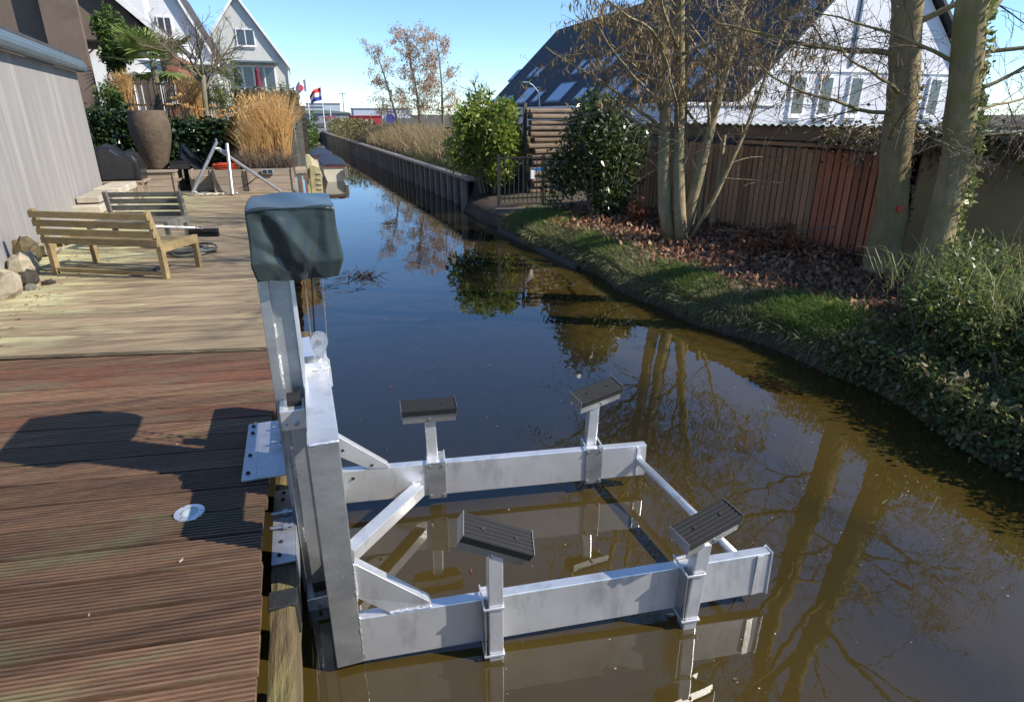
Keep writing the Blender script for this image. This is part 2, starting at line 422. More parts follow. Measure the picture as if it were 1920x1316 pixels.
while y < 15.2:
    w = 0.147
    mb = MB(); xl, xr = -3.75, -0.17 + rng.uniform(-.012, .012); sl_ = 0.227
    z = 0.6 + rng.uniform(-0.004, 0.002); yl = y + sl_ * (xr - xl)
    xm = -1.9 + rng.uniform(-.3, .4) if y < 8 else -3.0
    def strip(a, b, mat):
        m2 = MB(); ya = y + sl_ * (xr - a); yb = y + sl_ * (xr - b)
        m2.prism([(a, ya, z - .03), (a, ya + w - .010, z - .03), (a, ya + w - .010, z), (a, ya, z)], (0, 0, 0))
        m2.v = []; m2.f = []
        n = 6
        for k in range(n + 1):
            x = a + (b - a) * k / n; yy = y + sl_ * (xr - x); dz = rng.uniform(-.0012, .0012)
            m2.v += [(x, yy, z - .03), (x, yy + w - .010, z - .03), (x, yy + w - .010, z + dz), (x, yy, z + dz)]
        for k in range(n):
            for j in range(4): m2.f.append((k * 4 + j, (k + 1) * 4 + j, (k + 1) * 4 + (j + 1) % 4, k * 4 + (j + 1) % 4))
        m2.f.append((0, 1, 2, 3)); m2.f.append((n * 4 + 3, n * 4 + 2, n * 4 + 1, n * 4))
        m2.build('plank', mat, deck, bevel=0.002)
    strip(xl, xr, DECKF)
    y += w; i += 1
# joists, edge beam and piles below the planks
mb = MB(); mb.box(-0.50, -0.42, -1, 4.5, 0.40, 0.565); mb.box(-1.2, -1.12, -1, 4.5, .40, .565); mb.box(-2.2, -2.12, -1, 4.5, .40, .565)
mb.box(-0.36, -0.28, 4.6, 15.2, 0.40, 0.565); mb.box(-1.6, -1.5, 4.6, 15.2, .40, .565); mb.build('joist', DARKWOOD, deck)
for yy in (0.9, 6.5, 9.0, 11.8, 14.6):
    mb = MB(); mb.tube([(-0.42, yy, -1), (-0.42, yy, 0.4)], 0.07, 10); mb.build('deck_pile', DARKWOOD, deck, smooth=False)

t = thing('timber_beam', 'mossy weathered timber beam along the water beside the ridged deck', 'beam', (-0.245, 2.0, 0.2))
mb = MB()
prev = None; n = 40; ys = np.linspace(0.3, 4.5, n); r2 = random.Random(9)
for k, yy in enumerate(ys):
    j = [r2.uniform(-.004, .004) for _ in range(6)]
    mb.v += [(-0.292 + j[0], yy, .24), (-0.292 + j[0], yy, .43 + j[1]), (-.268, yy, .44 + j[2]), (-.222, yy, .44 + j[3]), (-0.198 + j[4], yy, .43 + j[5]), (-0.198 + j[4], yy, .24)]
for k in range(n - 1):
    for j in range(6): mb.f.append((k * 6 + j, (k + 1) * 6 + j, (k + 1) * 6 + (j + 1) % 6, k * 6 + (j + 1) % 6))
mb.f.append((5, 4, 3, 2, 1, 0)); mb.f.append(tuple((n - 1) * 6 + j for j in range(6)))
mb.build('beam', OLDWOOD, t)
mb = MB(); mb.box(-0.298, -0.192, 2.02, 2.115, 0.30, 0.449); mb.build('strap', TAPE, t, bevel=.004)
for yy in (1.0, 4.3):
    mb = MB(); mb.tube([(-.245, yy, -1), (-.245, yy, .24)], .05, 10); mb.build('beam_pile', DARKWOOD, t)
mb = MB(); mb.tube([(-0.345, 1.74, -1), (-0.345, 1.74, 0.27), (-0.345, 1.74, 0.30)], [.055, .055, .045], 14)
mb.build('mooring_pile', OLDWOOD, None, label='round pile end under the near corner of the deck', cat='pile')
mb = MB(); mb.tube([(-0.10, 4.75, -1), (-0.10, 4.75, 0.5), (-.10, 4.75, .62)], [.075, .075, .06], 12)
mb.build('mooring_pile', OLDWOOD, None, label='mossy pile at the deck edge behind the lift mast', cat='pile')

t = thing('deck_light', 'round metal spotlight set flush in the ridged deck', 'light', (-0.61, 2.54, 0.595))
mb = MB(); mb.lathe([(.036, .598), (.036, .608), (.060, .606), (.062, .598)], (-.61, 2.54, 0), 28); mb.build('ring', ALU, t, smooth=False)
mb = MB(); mb.lathe([(.001, .604), (.0355, .604), (.0355, .6065), (.02, .6085), (.001, .609)], (-.61, 2.54, 0), 24)
mb.build('lens', pm('frosted_lens', (.42, .5, .5), (.36, .44, .45), rough=.25), t, smooth=True)
for a in range(3):
    mb = MB(); mb.lathe([(.004, .606), (.004, .6085), (.001, .609)], (-.61 + .049 * math.cos(a * 2.1), 2.54 + .049 * math.sin(a * 2.1), 0), 8); mb.build('screw', STEEL, t)

# ------------------------------------------------------------------ boat lift
L0 = thing('boat_lift', 'aluminium boat lift with mast and two arms over the water', 'boat lift', (-0.12, 2.7, 0.0))
def part(name, mat, fn, parent=None, bevel=0.003, smooth=False, label=None):
    mb = MB(); fn(mb); return mb.build(name, mat, parent or L0, bevel=bevel, smooth=smooth, label=label)
def bolt(parent, p, d, r=.009, h=.008, mat=None, name='bolt'):
    d = Vector(d).normalized(); p = Vector(p); mb = MB()
    mb.tube([p, p + d * h], r, 6); mb.tube([p + d * h * .8, p + d * (h + .006)], r * .55, 8)
    return mb.build(name, mat or STEEL, parent)
def weld(parent, pts, r=.005, seed=1):
    q = random.Random(seed); P = []; Rr = []
    pts = [Vector(p) for p in pts]
    for a, b in zip(pts[:-1], pts[1:]):
        n = max(3, int((b - a).length / .008))
        for k in range(n): P.append(a.lerp(b, k / n) + Vector((q.uniform(-1, 1), q.uniform(-1, 1), q.uniform(-1, 1))) * .0012); Rr.append(r * q.uniform(.65, 1.25))
    P.append(pts[-1]); Rr.append(r); mb = MB(); mb.tube(P, Rr, 6)
    return mb.build('weld', ALU, parent, smooth=True)
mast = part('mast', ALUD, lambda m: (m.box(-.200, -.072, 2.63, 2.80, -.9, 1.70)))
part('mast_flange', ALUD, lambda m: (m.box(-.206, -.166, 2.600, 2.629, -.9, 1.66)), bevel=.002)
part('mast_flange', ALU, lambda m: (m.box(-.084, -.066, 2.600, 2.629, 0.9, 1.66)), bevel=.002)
weld(L0, [(-.166, 2.628, 1.08), (-.166, 2.626, 1.24)], .007, 2); weld(L0, [(-.166, 2.628, 1.32), (-.166, 2.626, 1.38)], .006, 3)
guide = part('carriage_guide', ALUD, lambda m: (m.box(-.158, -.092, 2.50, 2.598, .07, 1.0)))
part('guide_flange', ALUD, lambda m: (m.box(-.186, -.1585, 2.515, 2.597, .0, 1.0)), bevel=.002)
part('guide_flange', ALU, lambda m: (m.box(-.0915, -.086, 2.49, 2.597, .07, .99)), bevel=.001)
weld(L0, [(-.1585, 2.514, .70), (-.1585, 2.512, .86)], .008, 4); weld(L0, [(-.1585, 2.514, .36), (-.1585, 2.512, .44)], .007, 5)
cap = part('guide_cap', ALU, lambda m: (m.box(-.188, -.086, 2.478, 2.598, .955, 1.045)))
bolt(cap, (-.125, 2.478, .985), (0, -1, 0), .012, .012); bolt(cap, (-.165, 2.478, .985), (0, -1, 0), .006, .004)
part('roller', RUBBER, lambda m: m.tube([(-.155, 2.55, 1.06), (-.098, 2.55, 1.06)], .035, 18), bevel=0, smooth=False)
rb = part('roller_bracket', ALU, lambda m: (m.box(-.190, -.088, 2.462, 2.60, -.02, .068)))
bolt(rb, (-.135, 2.462, .028), (0, -1, 0), .013, .012)
part('roller', RUBBER, lambda m: m.tube([(-.155, 2.52, .10), (-.098, 2.52, .10)], .034, 18), bevel=0)
# U-shaped carriage
part('top_tube', ALU, lambda m: m.box(-.080, .032, 2.172, 3.168, .979, 1.091))
nl = part('carriage_leg', ALUD, lambda m: m.box(-.082, .030, 2.06, 2.171, .028, 1.090), label='dull near upright of the carriage, darkened as if in shade, with water spots')
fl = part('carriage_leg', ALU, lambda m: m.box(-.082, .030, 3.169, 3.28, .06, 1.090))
part('leg_cap', ALU, lambda m: m.box(-.081, .031, 2.062, 2.170, 1.0905, 1.094))
weld(L0, [(-.08, 2.062, 1.093), (.03, 2.062, 1.093)], .006, 6)
part('tie_tube', ALUD, lambda m: m.box(-.062, .020, 2.172, 3.168, .10, .26))
ww = weld(L0, [(.030, 2.064, .03), (.030, 2.062, .27)], .005, 7); weld(L0, [(.030, 2.064, .35), (.030, 2.062, .54)], .005, 8)
def arm_beam(p, q, w, h): return lambda m: m.beam(p, q, w, h)
na = part('arm', ALU, arm_beam((.031, 2.084, .146), (1.885, 1.838, .189), .05, .232), bevel=.004)
fa = part('arm', ALU, arm_beam((.031, 3.196, .193), (1.845, 2.897, .200), .05, .215), bevel=.004)
dn = Vector((1.885 - .031, 1.838 - 2.084, .043)).normalized()
part('end_plate', ALU, arm_beam(Vector((1.885, 1.838, .189)), Vector((1.885, 1.838, .189)) + dn * .008, .062, .240), bevel=.001)
part('end_lip', ALU, lambda m: m.beam(Vector((1.825, 1.8195, .075)), Vector((1.825, 1.8155, .30)), .035, .006, up=(0, -1, 0)), bevel=.001)
weld(L0, [(1.782, 2.879, .10), (1.782, 2.879, .30)], .004, 9)
part('cross_tube', ALU, lambda m: m.tube([(1.80, 2.875, .20), (1.808, 1.875, .195)], .024, 16), bevel=0, smooth=True)
# braces
bf = part('brace', ALU, lambda m: m.prism([(.033, 3.165, .538), (.033, 3.165, .405), (.19, 3.139, .307), (.305, 3.12, .304), (.290, 3.122, .33)], (.0066, .04, 0)), bevel=.002)
bolt(bf, (.06, 3.162, .44), (0, -1, 0), .010, .003, RUST, 'bolt_hole'); bolt(bf, (.21, 3.137, .33), (0, -1, 0), .010, .003, RUST, 'bolt_hole')
bolt(fa, (.10, 3.159, .25), (0, -1, 0), .011, .003, RUST, 'bolt_hole')
part('brace', ALU, lambda m: m.prism([(.033, 2.070, .534), (.033, 2.070, .36), (.15, 2.046, .271), (.325, 2.024, .276), (.315, 2.025, .30)], (.0066, .045, 0)), bevel=.002)
part('brace', ALU, lambda m: m.beam((.022, 2.60, .17), (.46, 3.08, .15), .075, .07), bevel=.003)
weld(L0, [(.42, 3.075, .186), (.47, 3.085, .186)], .005, 10); weld(L0, [(.15, 2.043, .271), (.325, 2.019, .276)], .005, 11)

def pad_set(post_pts, w, pc, ax, tilt, nm, near):
    """support post with clamp, swivel channel and ribbed rubber pad"""
    p0, p1 = Vector(post_pts[0]), Vector(post_pts[1])
    post = part('support_post', ALU, lambda m: m.beam(p0, p1, w, w, up=(-.13, -1, 0)), bevel=.004)
    x = Vector(ax).normalized(); yv = Vector((0, 0, 1)).cross(x).normalized(); z = x.cross(yv)
    z = (z * math.cos(tilt) - yv * math.sin(tilt)).normalized(); yv = z.cross(x)
    c = Vector(pc); M = Matrix(((x.x, yv.x, z.x, c.x), (x.y, yv.y, z.y, c.y), (x.z, yv.z, z.z, c.z), (0, 0, 0, 1)))
    def padf(m):
        n = 6; prof = []
        for k in range(n):
            a = -0.06 + 0.12 * k / n; s = .12 / n
            prof += [(a + s * .06, 0.0), (a + s * .2, .0035), (a + s * .72, .0035), (a + s * .86, 0.0)]
        prof = [(-.06, -.036)] + [(-.06, .0)] + prof + [(.06, .0), (.06, -.036)]
        m.prism([M @ Vector((-.155, q[0], q[1])) for q in prof], (x * .31))
    pad = part('pad', RUBBER, padf, post, bevel=0)
    for sx in (-.07, .08):
        q = M @ Vector((sx, 0, .0065)); mb = MB(); mb.tube([q - z * .004, q + z * .0006], .0085, 10); mb.build('pad_hole', RUST, post)
    def chan(m):
        m.box(-.15, .15, -.052, .052, -.044, -.0365, M)
        m.box(-.15, .15, -.052, -.047, -.088, -.0445, M); m.box(-.15, .15, .047, .052, -.088, -.0445, M)
    part('pad_channel', ALUD, chan, post, bevel=.001)
    for sx in (-.1575, .1555):
        mb = MB(); mb.box(sx, sx + .002, -.061, .061, -.05, .008, M); mb.build('pad_end_plate', ALUD, post)
    bolt(post, M @ Vector((0, -.052, -.066)), -yv, .009, .008)
    return post
def clampf(post, x, arm, front):
    """clamp plates holding a post to its arm"""
    (ax, ay, az), (bx, by, bz) = arm; t = (x - ax) / (bx - ax); yc = ay + (by - ay) * t; zc = az + (bz - az) * t
    m_ = (by - ay) / (bx - ax); d = Vector((1, m_, 0)).normalized(); nrm = Vector((-d.y, d.x, 0))
    M = Matrix(((d.x, nrm.x, 0, x), (d.y, nrm.y, 0, yc), (0, 0, 1, zc), (0, 0, 0, 1)))
    if front:   # far arm: plate with four rivets on the near face, post behind
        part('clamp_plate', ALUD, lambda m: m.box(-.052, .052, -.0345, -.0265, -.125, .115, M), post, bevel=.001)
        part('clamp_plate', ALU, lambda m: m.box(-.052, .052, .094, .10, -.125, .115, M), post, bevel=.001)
        part('clamp_strap', ALU, lambda m: (m.box(-.054, -.047, -.0345, .0935, .1155, .128, M), m.box(.047, .054, -.0345, .0935, .1155, .128, M)), post, bevel=.001)
        for sx in (-.038, .038):
            for sz in (-.105, .095): bolt(post, M @ Vector((sx, -.0345, sz)), M.to_3x3() @ Vector((0, -1, 0)), .0085, .005)
    else:       # near arm: the post stands in front, U straps above and below
        for sz in (.124, -.132):
            part('clamp_strap', ALU, lambda m: (m.box(-.045, .045, -.108, -.101, sz, sz + .010, M), m.box(-.045, -.038, -.1005, .045, sz, sz + .010, M), m.box(.038, .045, -.1005, .045, sz, sz + .010, M)), post, bevel=.001)
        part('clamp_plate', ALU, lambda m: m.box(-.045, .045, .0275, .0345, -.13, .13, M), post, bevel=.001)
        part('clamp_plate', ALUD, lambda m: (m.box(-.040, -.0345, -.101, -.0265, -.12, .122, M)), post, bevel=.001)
NA = ((.031, 2.084, .146), (1.885, 1.838, .189)); FA = ((.031, 3.196, .193), (1.845, 2.897, .200))
p1 = pad_set([(.572, 3.165, .06), (.560, 3.165, .592)], .062, (.555, 3.15, .655), (.985, -.10, -.02), R(8), 1, False); clampf(p1, .575, FA, True)
p2 = pad_set([(1.512, 3.013, .07), (1.535, 3.013, .60)], .062, (1.545, 3.00, .665), (.96, .20, .10), R(14), 2, False); clampf(p2, 1.515, FA, True)
p3 = pad_set([(.578, 1.943, -.05), (.578, 1.943, .565)], .062, (.595, 1.94, .635), (.86, -.12, -.42), R(16), 3, True); clampf(p3, .578, NA, False)
p4 = pad_set([(1.462, 1.826, -.06), (1.492, 1.826, .46)], .064, (1.515, 1.84, .545), (.95, .17, .13), R(10), 4, True); clampf(p4, 1.472, NA, False)
# pulley bracket, pulley, cables
bk = part('pulley_bracket', ALU, lambda m: m.prism([(-.092, 2.78, 1.0), (.042, 2.78, 1.0), (.042, 2.78, 1.098), (.022, 2.78, 1.128), (-.075, 2.78, 1.128), (-.092, 2.78, 1.108)], (0, .012, 0)), bevel=.002)
part('pulley_bracket', ALU, lambda m: m.prism([(-.092, 2.87, 1.0), (.042, 2.87, 1.0), (.042, 2.87, 1.098), (.022, 2.87, 1.128), (-.075, 2.87, 1.128), (-.092, 2.87, 1.108)], (0, .012, 0)), bevel=.002)
bolt(bk, (-.062, 2.78, 1.075), (0, -1, 0), .012, .010); bolt(bk, (.012, 2.78, 1.085), (0, -1, 0), .012, .010)
weld(L0, [(-.081, 2.776, 1.096), (.033, 2.776, 1.096)], .006, 12)
part('shackle', ALU, lambda m: m.tube([(.0, 2.79, 1.10), (-.004, 2.80, 1.135), (-.004, 2.82, 1.16)], .014, 8), bevel=0, smooth=True)
def cheek(yy):
    def f(m):
        P = []
        for k in range(19):
            a = R(-20 + 220 * k / 18); P.append((.003 + .040 * math.cos(a), yy, 1.222 + .040 * math.sin(a)))
        P += [(-.020, yy, 1.135), (-.006, yy, 1.125), (.010, yy, 1.13)]
        m.prism(P, (0, .004, 0))
    return f
pu = part('pulley', GALV, lambda m: m.tube([(.003, 2.806, 1.222), (.003, 2.834, 1.222)], .037, 24), bevel=0)
part('cheek_plate', GALV, cheek(2.80), pu, bevel=0); part('cheek_plate', GALV, cheek(2.836), pu, bevel=0)
bolt(pu, (.003, 2.80, 1.222), (0, -1, 0), .014, .010); bolt(pu, (-.004, 2.80, 1.148), (0, -1, 0), .011, .010)
part('cable', STEEL, lambda m: m.tube([(-.030, 2.82, 1.235), (-.022, 2.825, 1.68)], .0028, 6), bevel=0)
part('cable', STEEL, lambda m: m.tube([(.040, 2.82, 1.235), (.058, 2.825, 1.68)], .0028, 6), bevel=0)
part('power_cable', RUBBER, lambda m: m.tube([(.000, 2.86, 1.68), (.004, 2.87, 1.5), (-.005, 2.875, 1.35), (-.012, 2.88, 1.22), (-.02, 2.9, 1.11)], .004, 6), bevel=0)
part('winch', DARKWOOD, lambda m: (m.box(-.17, .06, 2.66, 2.92, 1.705, 1.82)), bevel=.01)
part('winch_bracket', STEEL, lambda m: (m.tube([(-.05, 2.7, 1.70), (-.04, 2.7, 1.575), (.03, 2.7, 1.575), (.035, 2.7, 1.70)], .005, 6)), bevel=0)
# foot plates
fp = part('foot_plate', GALV, lambda m: m.box(-.412, -.213, 2.705, 3.290, .609, .621), bevel=.002)
for yy in (2.76, 2.93, 3.17, 3.25): bolt(fp, (-.385, yy, .621), (0, 0, 1), .011, .004, RUST)
part('plate_edge', GALV, lambda m: m.box(-.352, -.348, 2.73, 3.12, .6215, .6235), fp, bevel=0)
for yy in (2.99, 3.16): part('threaded_rod', STEEL, lambda m: (m.tube([(-.285, yy, .647), (-.20, yy, .647)], .008, 8), m.tube([(-.243, yy, .647), (-.228, yy, .647)], .016, 6)), fp, bevel=0)
part('stay_tube', ALUD, lambda m: m.box(-.2125, -.2005, 2.66, 3.26, .585, .70), bevel=.002)
lp = part('lower_plate', GALV, lambda m: (m.box(-.292, -.198, 2.27, 2.83, .447, .457), m.box(-.1975, -.190, 2.27, 2.83, .33, .457)), bevel=.002)
for yy in (2.32, 2.41, 2.74, 2.80): bolt(lp, (-.262 + .01 * (yy * 7 % 2), yy, .457), (0, 0, 1), .010, .003, RUST)
for yy in (2.50, 2.61): part('threaded_rod', STEEL, lambda m: (m.tube([(-.30, yy, .475), (-.20, yy, .475)], .008, 8), m.tube([(-.245, yy, .475), (-.225, yy, .475)], .016, 6)), lp, bevel=0)

# vinyl cover over the winch: a draped box with folds
def cover():
    rg = np.random.default_rng(4); N = 40
    x0, x1, y0, y1, z0, z1 = -.205, .118, 2.515, 2.995, 1.585, 1.872
    mb = MB(); idx = {}
    def pt(u, v, w):
        X = x0 + (x1 - x0) * u; Y = y0 + (y1 - y0) * v; Z = z0 + (z1 - z0) * w
        cx, cy = (x0 + x1) / 2, (y0 + y1) / 2
        # hem slacker and drawn in under, corners pulled down
        k = math.sin(math.pi * min(1, max(0, (1 - w)) * 1.15)) * .5
        fl = .055 * (1 - w) ** 1.0 - .15 * max(0, .26 - w) / .26
        X = cx + (X - cx) * (1 + fl); Y = cy + (Y - cy) * (1 + fl * .5)
        a = math.atan2((Y - cy) / (y1 - y0), (X - cx) / (x1 - x0))
        fold = .006 * math.sin(a * 7 + w * 3.2) + .004 * math.sin(a * 13 - w * 7 + 1.3)
        side = 1 - w
        X += fold * side * math.cos(a) * 1.2; Y += fold * side * math.sin(a) * 1.2
        # slack creases on the near and right faces: sharp ridges meeting near the hem
        if v < .001:
            tri = lambda q, c_, wd: max(0.0, 1 - abs(q - c_) / wd)
            edge = min(1, 5 * u, 5 * (1 - u)) * min(1, 6 * (1 - w))
            Y += edge * .6 * (.030 * tri(u - .30 * (1 - w), .12, .16) - .026 * tri(u + .55 * w, .80, .20) + .020 * tri(u - .25 * w, .62, .10) - .014 * tri(u, .88, .10) + .012 * tri(w + .8 * u, .55, .12))
        elif u > .999:
            Y += 0; X += .004 * math.sin(v * 8 + w * 4) * min(1, 4 * (1 - w))
        if w > .999:
            Z += -.010 * math.sin(math.pi * u) * math.sin(math.pi * v) + .004 * math.sin(u * 9 + v * 4)
        corner = (abs(u - .5) * 2) ** 6 * (abs(v - .5) * 2) ** 6
        if w > .999: Z -= .012 * corner
        if w < .001: Z += .003 * math.sin(a * 5 + .5) + .010 * corner
        return (X, Y, Z)
    def vert(u, v, w):
        key = (round(u, 4), round(v, 4), round(w, 4))
        if key not in idx: idx[key] = len(mb.v); mb.v.append(pt(u, v, w))
        return idx[key]
    g = [k / N for k in range(N + 1)]
    for i in range(N):
        for j in range(N):
            a, b, c, d = g[i], g[i + 1], g[j], g[j + 1]
            mb.f.append((vert(a, c, 1), vert(b, c, 1), vert(b, d, 1), vert(a, d, 1)))
            mb.f.append((vert(a, 0, c), vert(b, 0, c), vert(b, 0, d), vert(a, 0, d)))
            mb.f.append((vert(b, 1, c), vert(a, 1, c), vert(a, 1, d), vert(b, 1, d)))
            mb.f.append((vert(0, b, c), vert(0, a, c), vert(0, a, d), vert(0, b, d)))
            mb.f.append((vert(1, a, c), vert(1, b, c), vert(1, b, d), vert(1, a, d)))
    c = thing('winch_cover', 'grey-green vinyl cover draped over the top of the lift mast', 'cover', (-.05, 2.75, 1.58))
    o = mb.build('vinyl_skin', VINYL, c, smooth=True)
    s = MB(); pts = [(x0 - .001, y0 - .002, z1 - .006)] + [(x0 + (x1 - x0) * k / 10, y0 - .004, z1 - .007) for k in range(11)]
    s.tube([(x0 + .006 + (x1 - x0 - .012) * k / 10, y0 - .003, z1 - .004 - .010 * (abs(k / 10 - .5) * 2) ** 6) for k in range(11)], .0035, 6)
    s.build('seam', VINYL, c, smooth=True)
    for px_ in (-.17, .02):
        h = MB(); h.tube([(px_, 2.60, 1.60), (px_ + .005, 2.597, 1.572), (px_ + .016, 2.597, 1.570), (px_ + .020, 2.60, 1.60)], .0022, 6); h.build('hook', STEEL, c)
cover()
# ------------------------------------------------------------------ left bank: shed wall, terrace furniture, garden
PLASTER = pm('grey_render', (0.30, 0.285, 0.27), (0.235, 0.22, 0.205), sc=(9, 9, 0.5), rough=0.9, bump=0.25, bsc=(25, 25, 4), c3=(0.36, 0.345, 0.33), c3sc=(5, 5, .35), c3lo=.5, c3hi=.7)
ZINC = pm('zinc_gutter', (0.17, 0.22, 0.25), (0.11, 0.15, 0.18), sc=(3, 3, 3), rough=0.4, metal=0.35)
ROOFF = pm('bitumen_roof', (0.07, 0.075, 0.08), (0.04, 0.042, 0.045), sc=(8, 8, 8), rough=0.9, bump=.4)
BROWNR = pm('brown_render', (0.17, 0.125, 0.095), (0.12, 0.085, 0.065), sc=(2, 2, 1), rough=0.9, bump=.2, c3=(.10, .07, .05), c3sc=1.1, c3lo=.55, c3hi=.7)
PIPE = pm('dark_red_pipe', (0.09, 0.035, 0.03), rough=.5)
STONE = pm('pale_rock', (0.40, 0.34, 0.25), (0.20, 0.17, 0.12), sc=(5, 5, 5), rough=.9, bump=.7, orand=.3, c3=(.12, .12, .06), c3sc=3, c3lo=.55, c3hi=.65)
SLAB = pm('limestone_slab', (0.46, 0.41, 0.33), (0.30, 0.25, 0.19), sc=(4, 4, 4), rough=.9, bump=.5, orand=.2)
YWOOD = pm('yellow_pine', (0.33, 0.24, 0.115), (0.20, 0.145, 0.065), sc=(3, 20, 20), rough=.65, bump=.2, orand=.12)
GWOOD = pm('grey_weathered_wood', (0.16, 0.15, 0.125), (0.075, 0.075, 0.06), sc=(3, 20, 20), rough=.85, bump=.4, orand=.2)
PLANTER = pm('planter_board', (0.36, 0.275, 0.20), (0.23, 0.175, 0.13), sc=(2, 2, 14), rough=.85, bump=.35, orand=.18, c3=(.28, .25, .19), c3sc=2)
POT = pm('brown_textured_pot', (0.125, 0.088, 0.056), (0.065, 0.043, 0.028), sc=(7, 7, 7), rough=.8, bump=0.9, bsc=(16, 16, 16))
BLACKC = pm('black_vinyl', (0.018, 0.018, 0.022), (0.010, 0.010, 0.012), sc=(5, 5, 5), rough=.28, rvar=.15, bump=.4, bsc=(6, 6, 6), spec=.7)
BARK = pm('grey_bark', (0.22, 0.19, 0.13), (0.11, 0.09, 0.06), sc=(14, 14, 3), rough=.9, bump=.7, bsc=(30, 30, 8), c3=(.16, .17, .07), c3sc=3, c3lo=.52, c3hi=.66)
TWIG = pm('twig', (0.20, 0.15, 0.095), (0.11, 0.08, 0.05), sc=(10, 10, 10), rough=.8)
DRY = lm('dry_grass', [(0.56, 0.33, 0.11), (0.68, 0.44, 0.17), (0.46, 0.26, 0.085), (0.70, 0.50, 0.24)], .35, .7)
DRYG = lm('grey_dry_stem', [(0.16, 0.12, 0.09), (0.24, 0.18, 0.13), (0.12, 0.10, 0.07)], .2, .8)
IVY = lm('ivy_leaf', [(0.012, 0.028, 0.010), (0.03, 0.06, 0.018), (0.02, 0.045, 0.016), (0.055, 0.085, 0.03)], .12, .28, .6)
GREEN = lm('mid_green_leaf', [(0.05, 0.10, 0.02), (0.09, 0.15, 0.03), (0.12, 0.17, 0.04), (0.04, 0.08, 0.02)], .3, .5)
PALM = lm('palm_frond', [(0.10, 0.17, 0.035), (0.17, 0.24, 0.06), (0.25, 0.28, 0.09)], .25, .45)
WHITEP = pm('white_paint', (0.78, 0.78, 0.76), (0.70, 0.70, 0.69), sc=(2, 2, 2), rough=.6)
GLASS = glass('window_glass', (0.05, 0.06, 0.075))
GLASSL = glass('roof_glass', (0.30, 0.36, 0.44), .08)

FASCIA_L = pm('reddish_post', (0.22, 0.12, 0.08), (0.15, 0.08, 0.05), rough=.8)
# shed wall (runs along the terrace) with gutter
A_ = Vector((-2.68, 4.2, 0)); B_ = Vector((-3.66, 14.3, 0)); dW = (B_ - A_).normalized(); nW = Vector((dW.y, -dW.x, 0))
s = thing('shed', 'grey rendered shed with zinc gutter along the left of the terrace', 'shed', (-3.5, 9, .5))
mb = MB(); mb.prism([A_ + Vector((0, 0, .5)), B_ + Vector((0, 0, .5)), B_ - nW * 3 + Vector((0, 0, .5)), A_ - nW * 3 + Vector((0, 0, .5))], (0, 0, 2.42)); mb.build('wall', PLASTER, s)
def alongW(t, off, z): p = A_.lerp(B_, t) + nW * off; return Vector((p.x, p.y, z))
mb = MB(); n = 2; prof = [(.00, 2.93), (.155, 2.93), (.172, 2.99), (.172, 3.055), (.15, 3.06), (.15, 3.10), (.12, 3.12), (0, 3.12)]
a0, b0 = -0.02, 1.012
mb.prism([alongW(a0, o_, z) for o_, z in prof], alongW(b0, 0, 0) - alongW(a0, 0, 0)); mb.build('gutter', ZINC, s, bevel=.01)
mb = MB(); mb.prism([alongW(a0, .10, 3.121), alongW(b0, .10, 3.121), alongW(b0, -3, 3.9), alongW(a0, -3, 3.9)], (0, 0, .06)); mb.build('roof', ROOFF, s)
# brown building behind
b = thing('brown_building', 'brown rendered building behind the shed at top left', 'building', (-7, 20, .5))
mb = MB(); mb.box(-12, -5.55, 20.3, 20.9, .5, 8); mb.build('wall', BROWNR, b)
mb = MB(); mb.box(-5.549, -4.75, 19.9, 20.1, .5, 8); mb.build('stair_tower', BROWNR, b)
mb = MB(); mb.tube([(-5.62, 20.24, .5), (-5.62, 20.24, 8)], .05, 10); mb.build('drain_pipe', PIPE, b)
# rocks along the wall foot
rr = random.Random(21)
def rock(x, y, z, sx, sy, sz, label, mat, group='rocks along the shed wall', seed=1):
    q = np.random.default_rng(seed); mb = MB(); n, k = 9, 6
    prof = []
    for i in range(k + 1):
        a = math.pi * i / k; prof.append((math.sin(a), -math.cos(a)))
    mb.lathe([(max(.03, r), h) for r, h in prof], (0, 0, 0), n)
    V = np.array(mb.v); V *= (1 + q.uniform(-.22, .22, (len(V), 1))); V = np.sign(V) * np.abs(V) ** .8
    mb.v = [(x + p[0] * sx, y + p[1] * sy, z + max(-.35, p[2]) * sz) for p in V]
    return mb.build('rock', mat, None, label=label, cat='rock', group=group)
rock(-2.76, 6.85, .66, .16, .20, .17, 'large tan rock nearest the camera at the foot of the wall', STONE, seed=1)
rock(-2.70, 7.28, .64, .09, .12, .10, 'small dark rock between tan rocks at the wall foot', DARKWOOD, seed=2)
rock(-2.88, 7.75, .68, .13, .16, .16, 'tan rock behind the left leg of the yellow bench', STONE, seed=3)
rock(-2.98, 8.15, .72, .13, .18, .20, 'mossy dark rock under the left end of the yellow bench', OLDWOOD, seed=4)
rock(-2.62, 7.05, .61, .05, .07, .04, 'thin grey stone flake lying on the deck by the rocks', GWOOD, seed=5)
rock(-2.52, 7.22, .61, .06, .05, .03, 'flat black stone chip on the deck by the rocks', DARKWOOD, seed=6)
rock(-3.0, 8.9, .66, .10, .22, .12, 'pale rock in the shade beyond the yellow bench', STONE, seed=7)
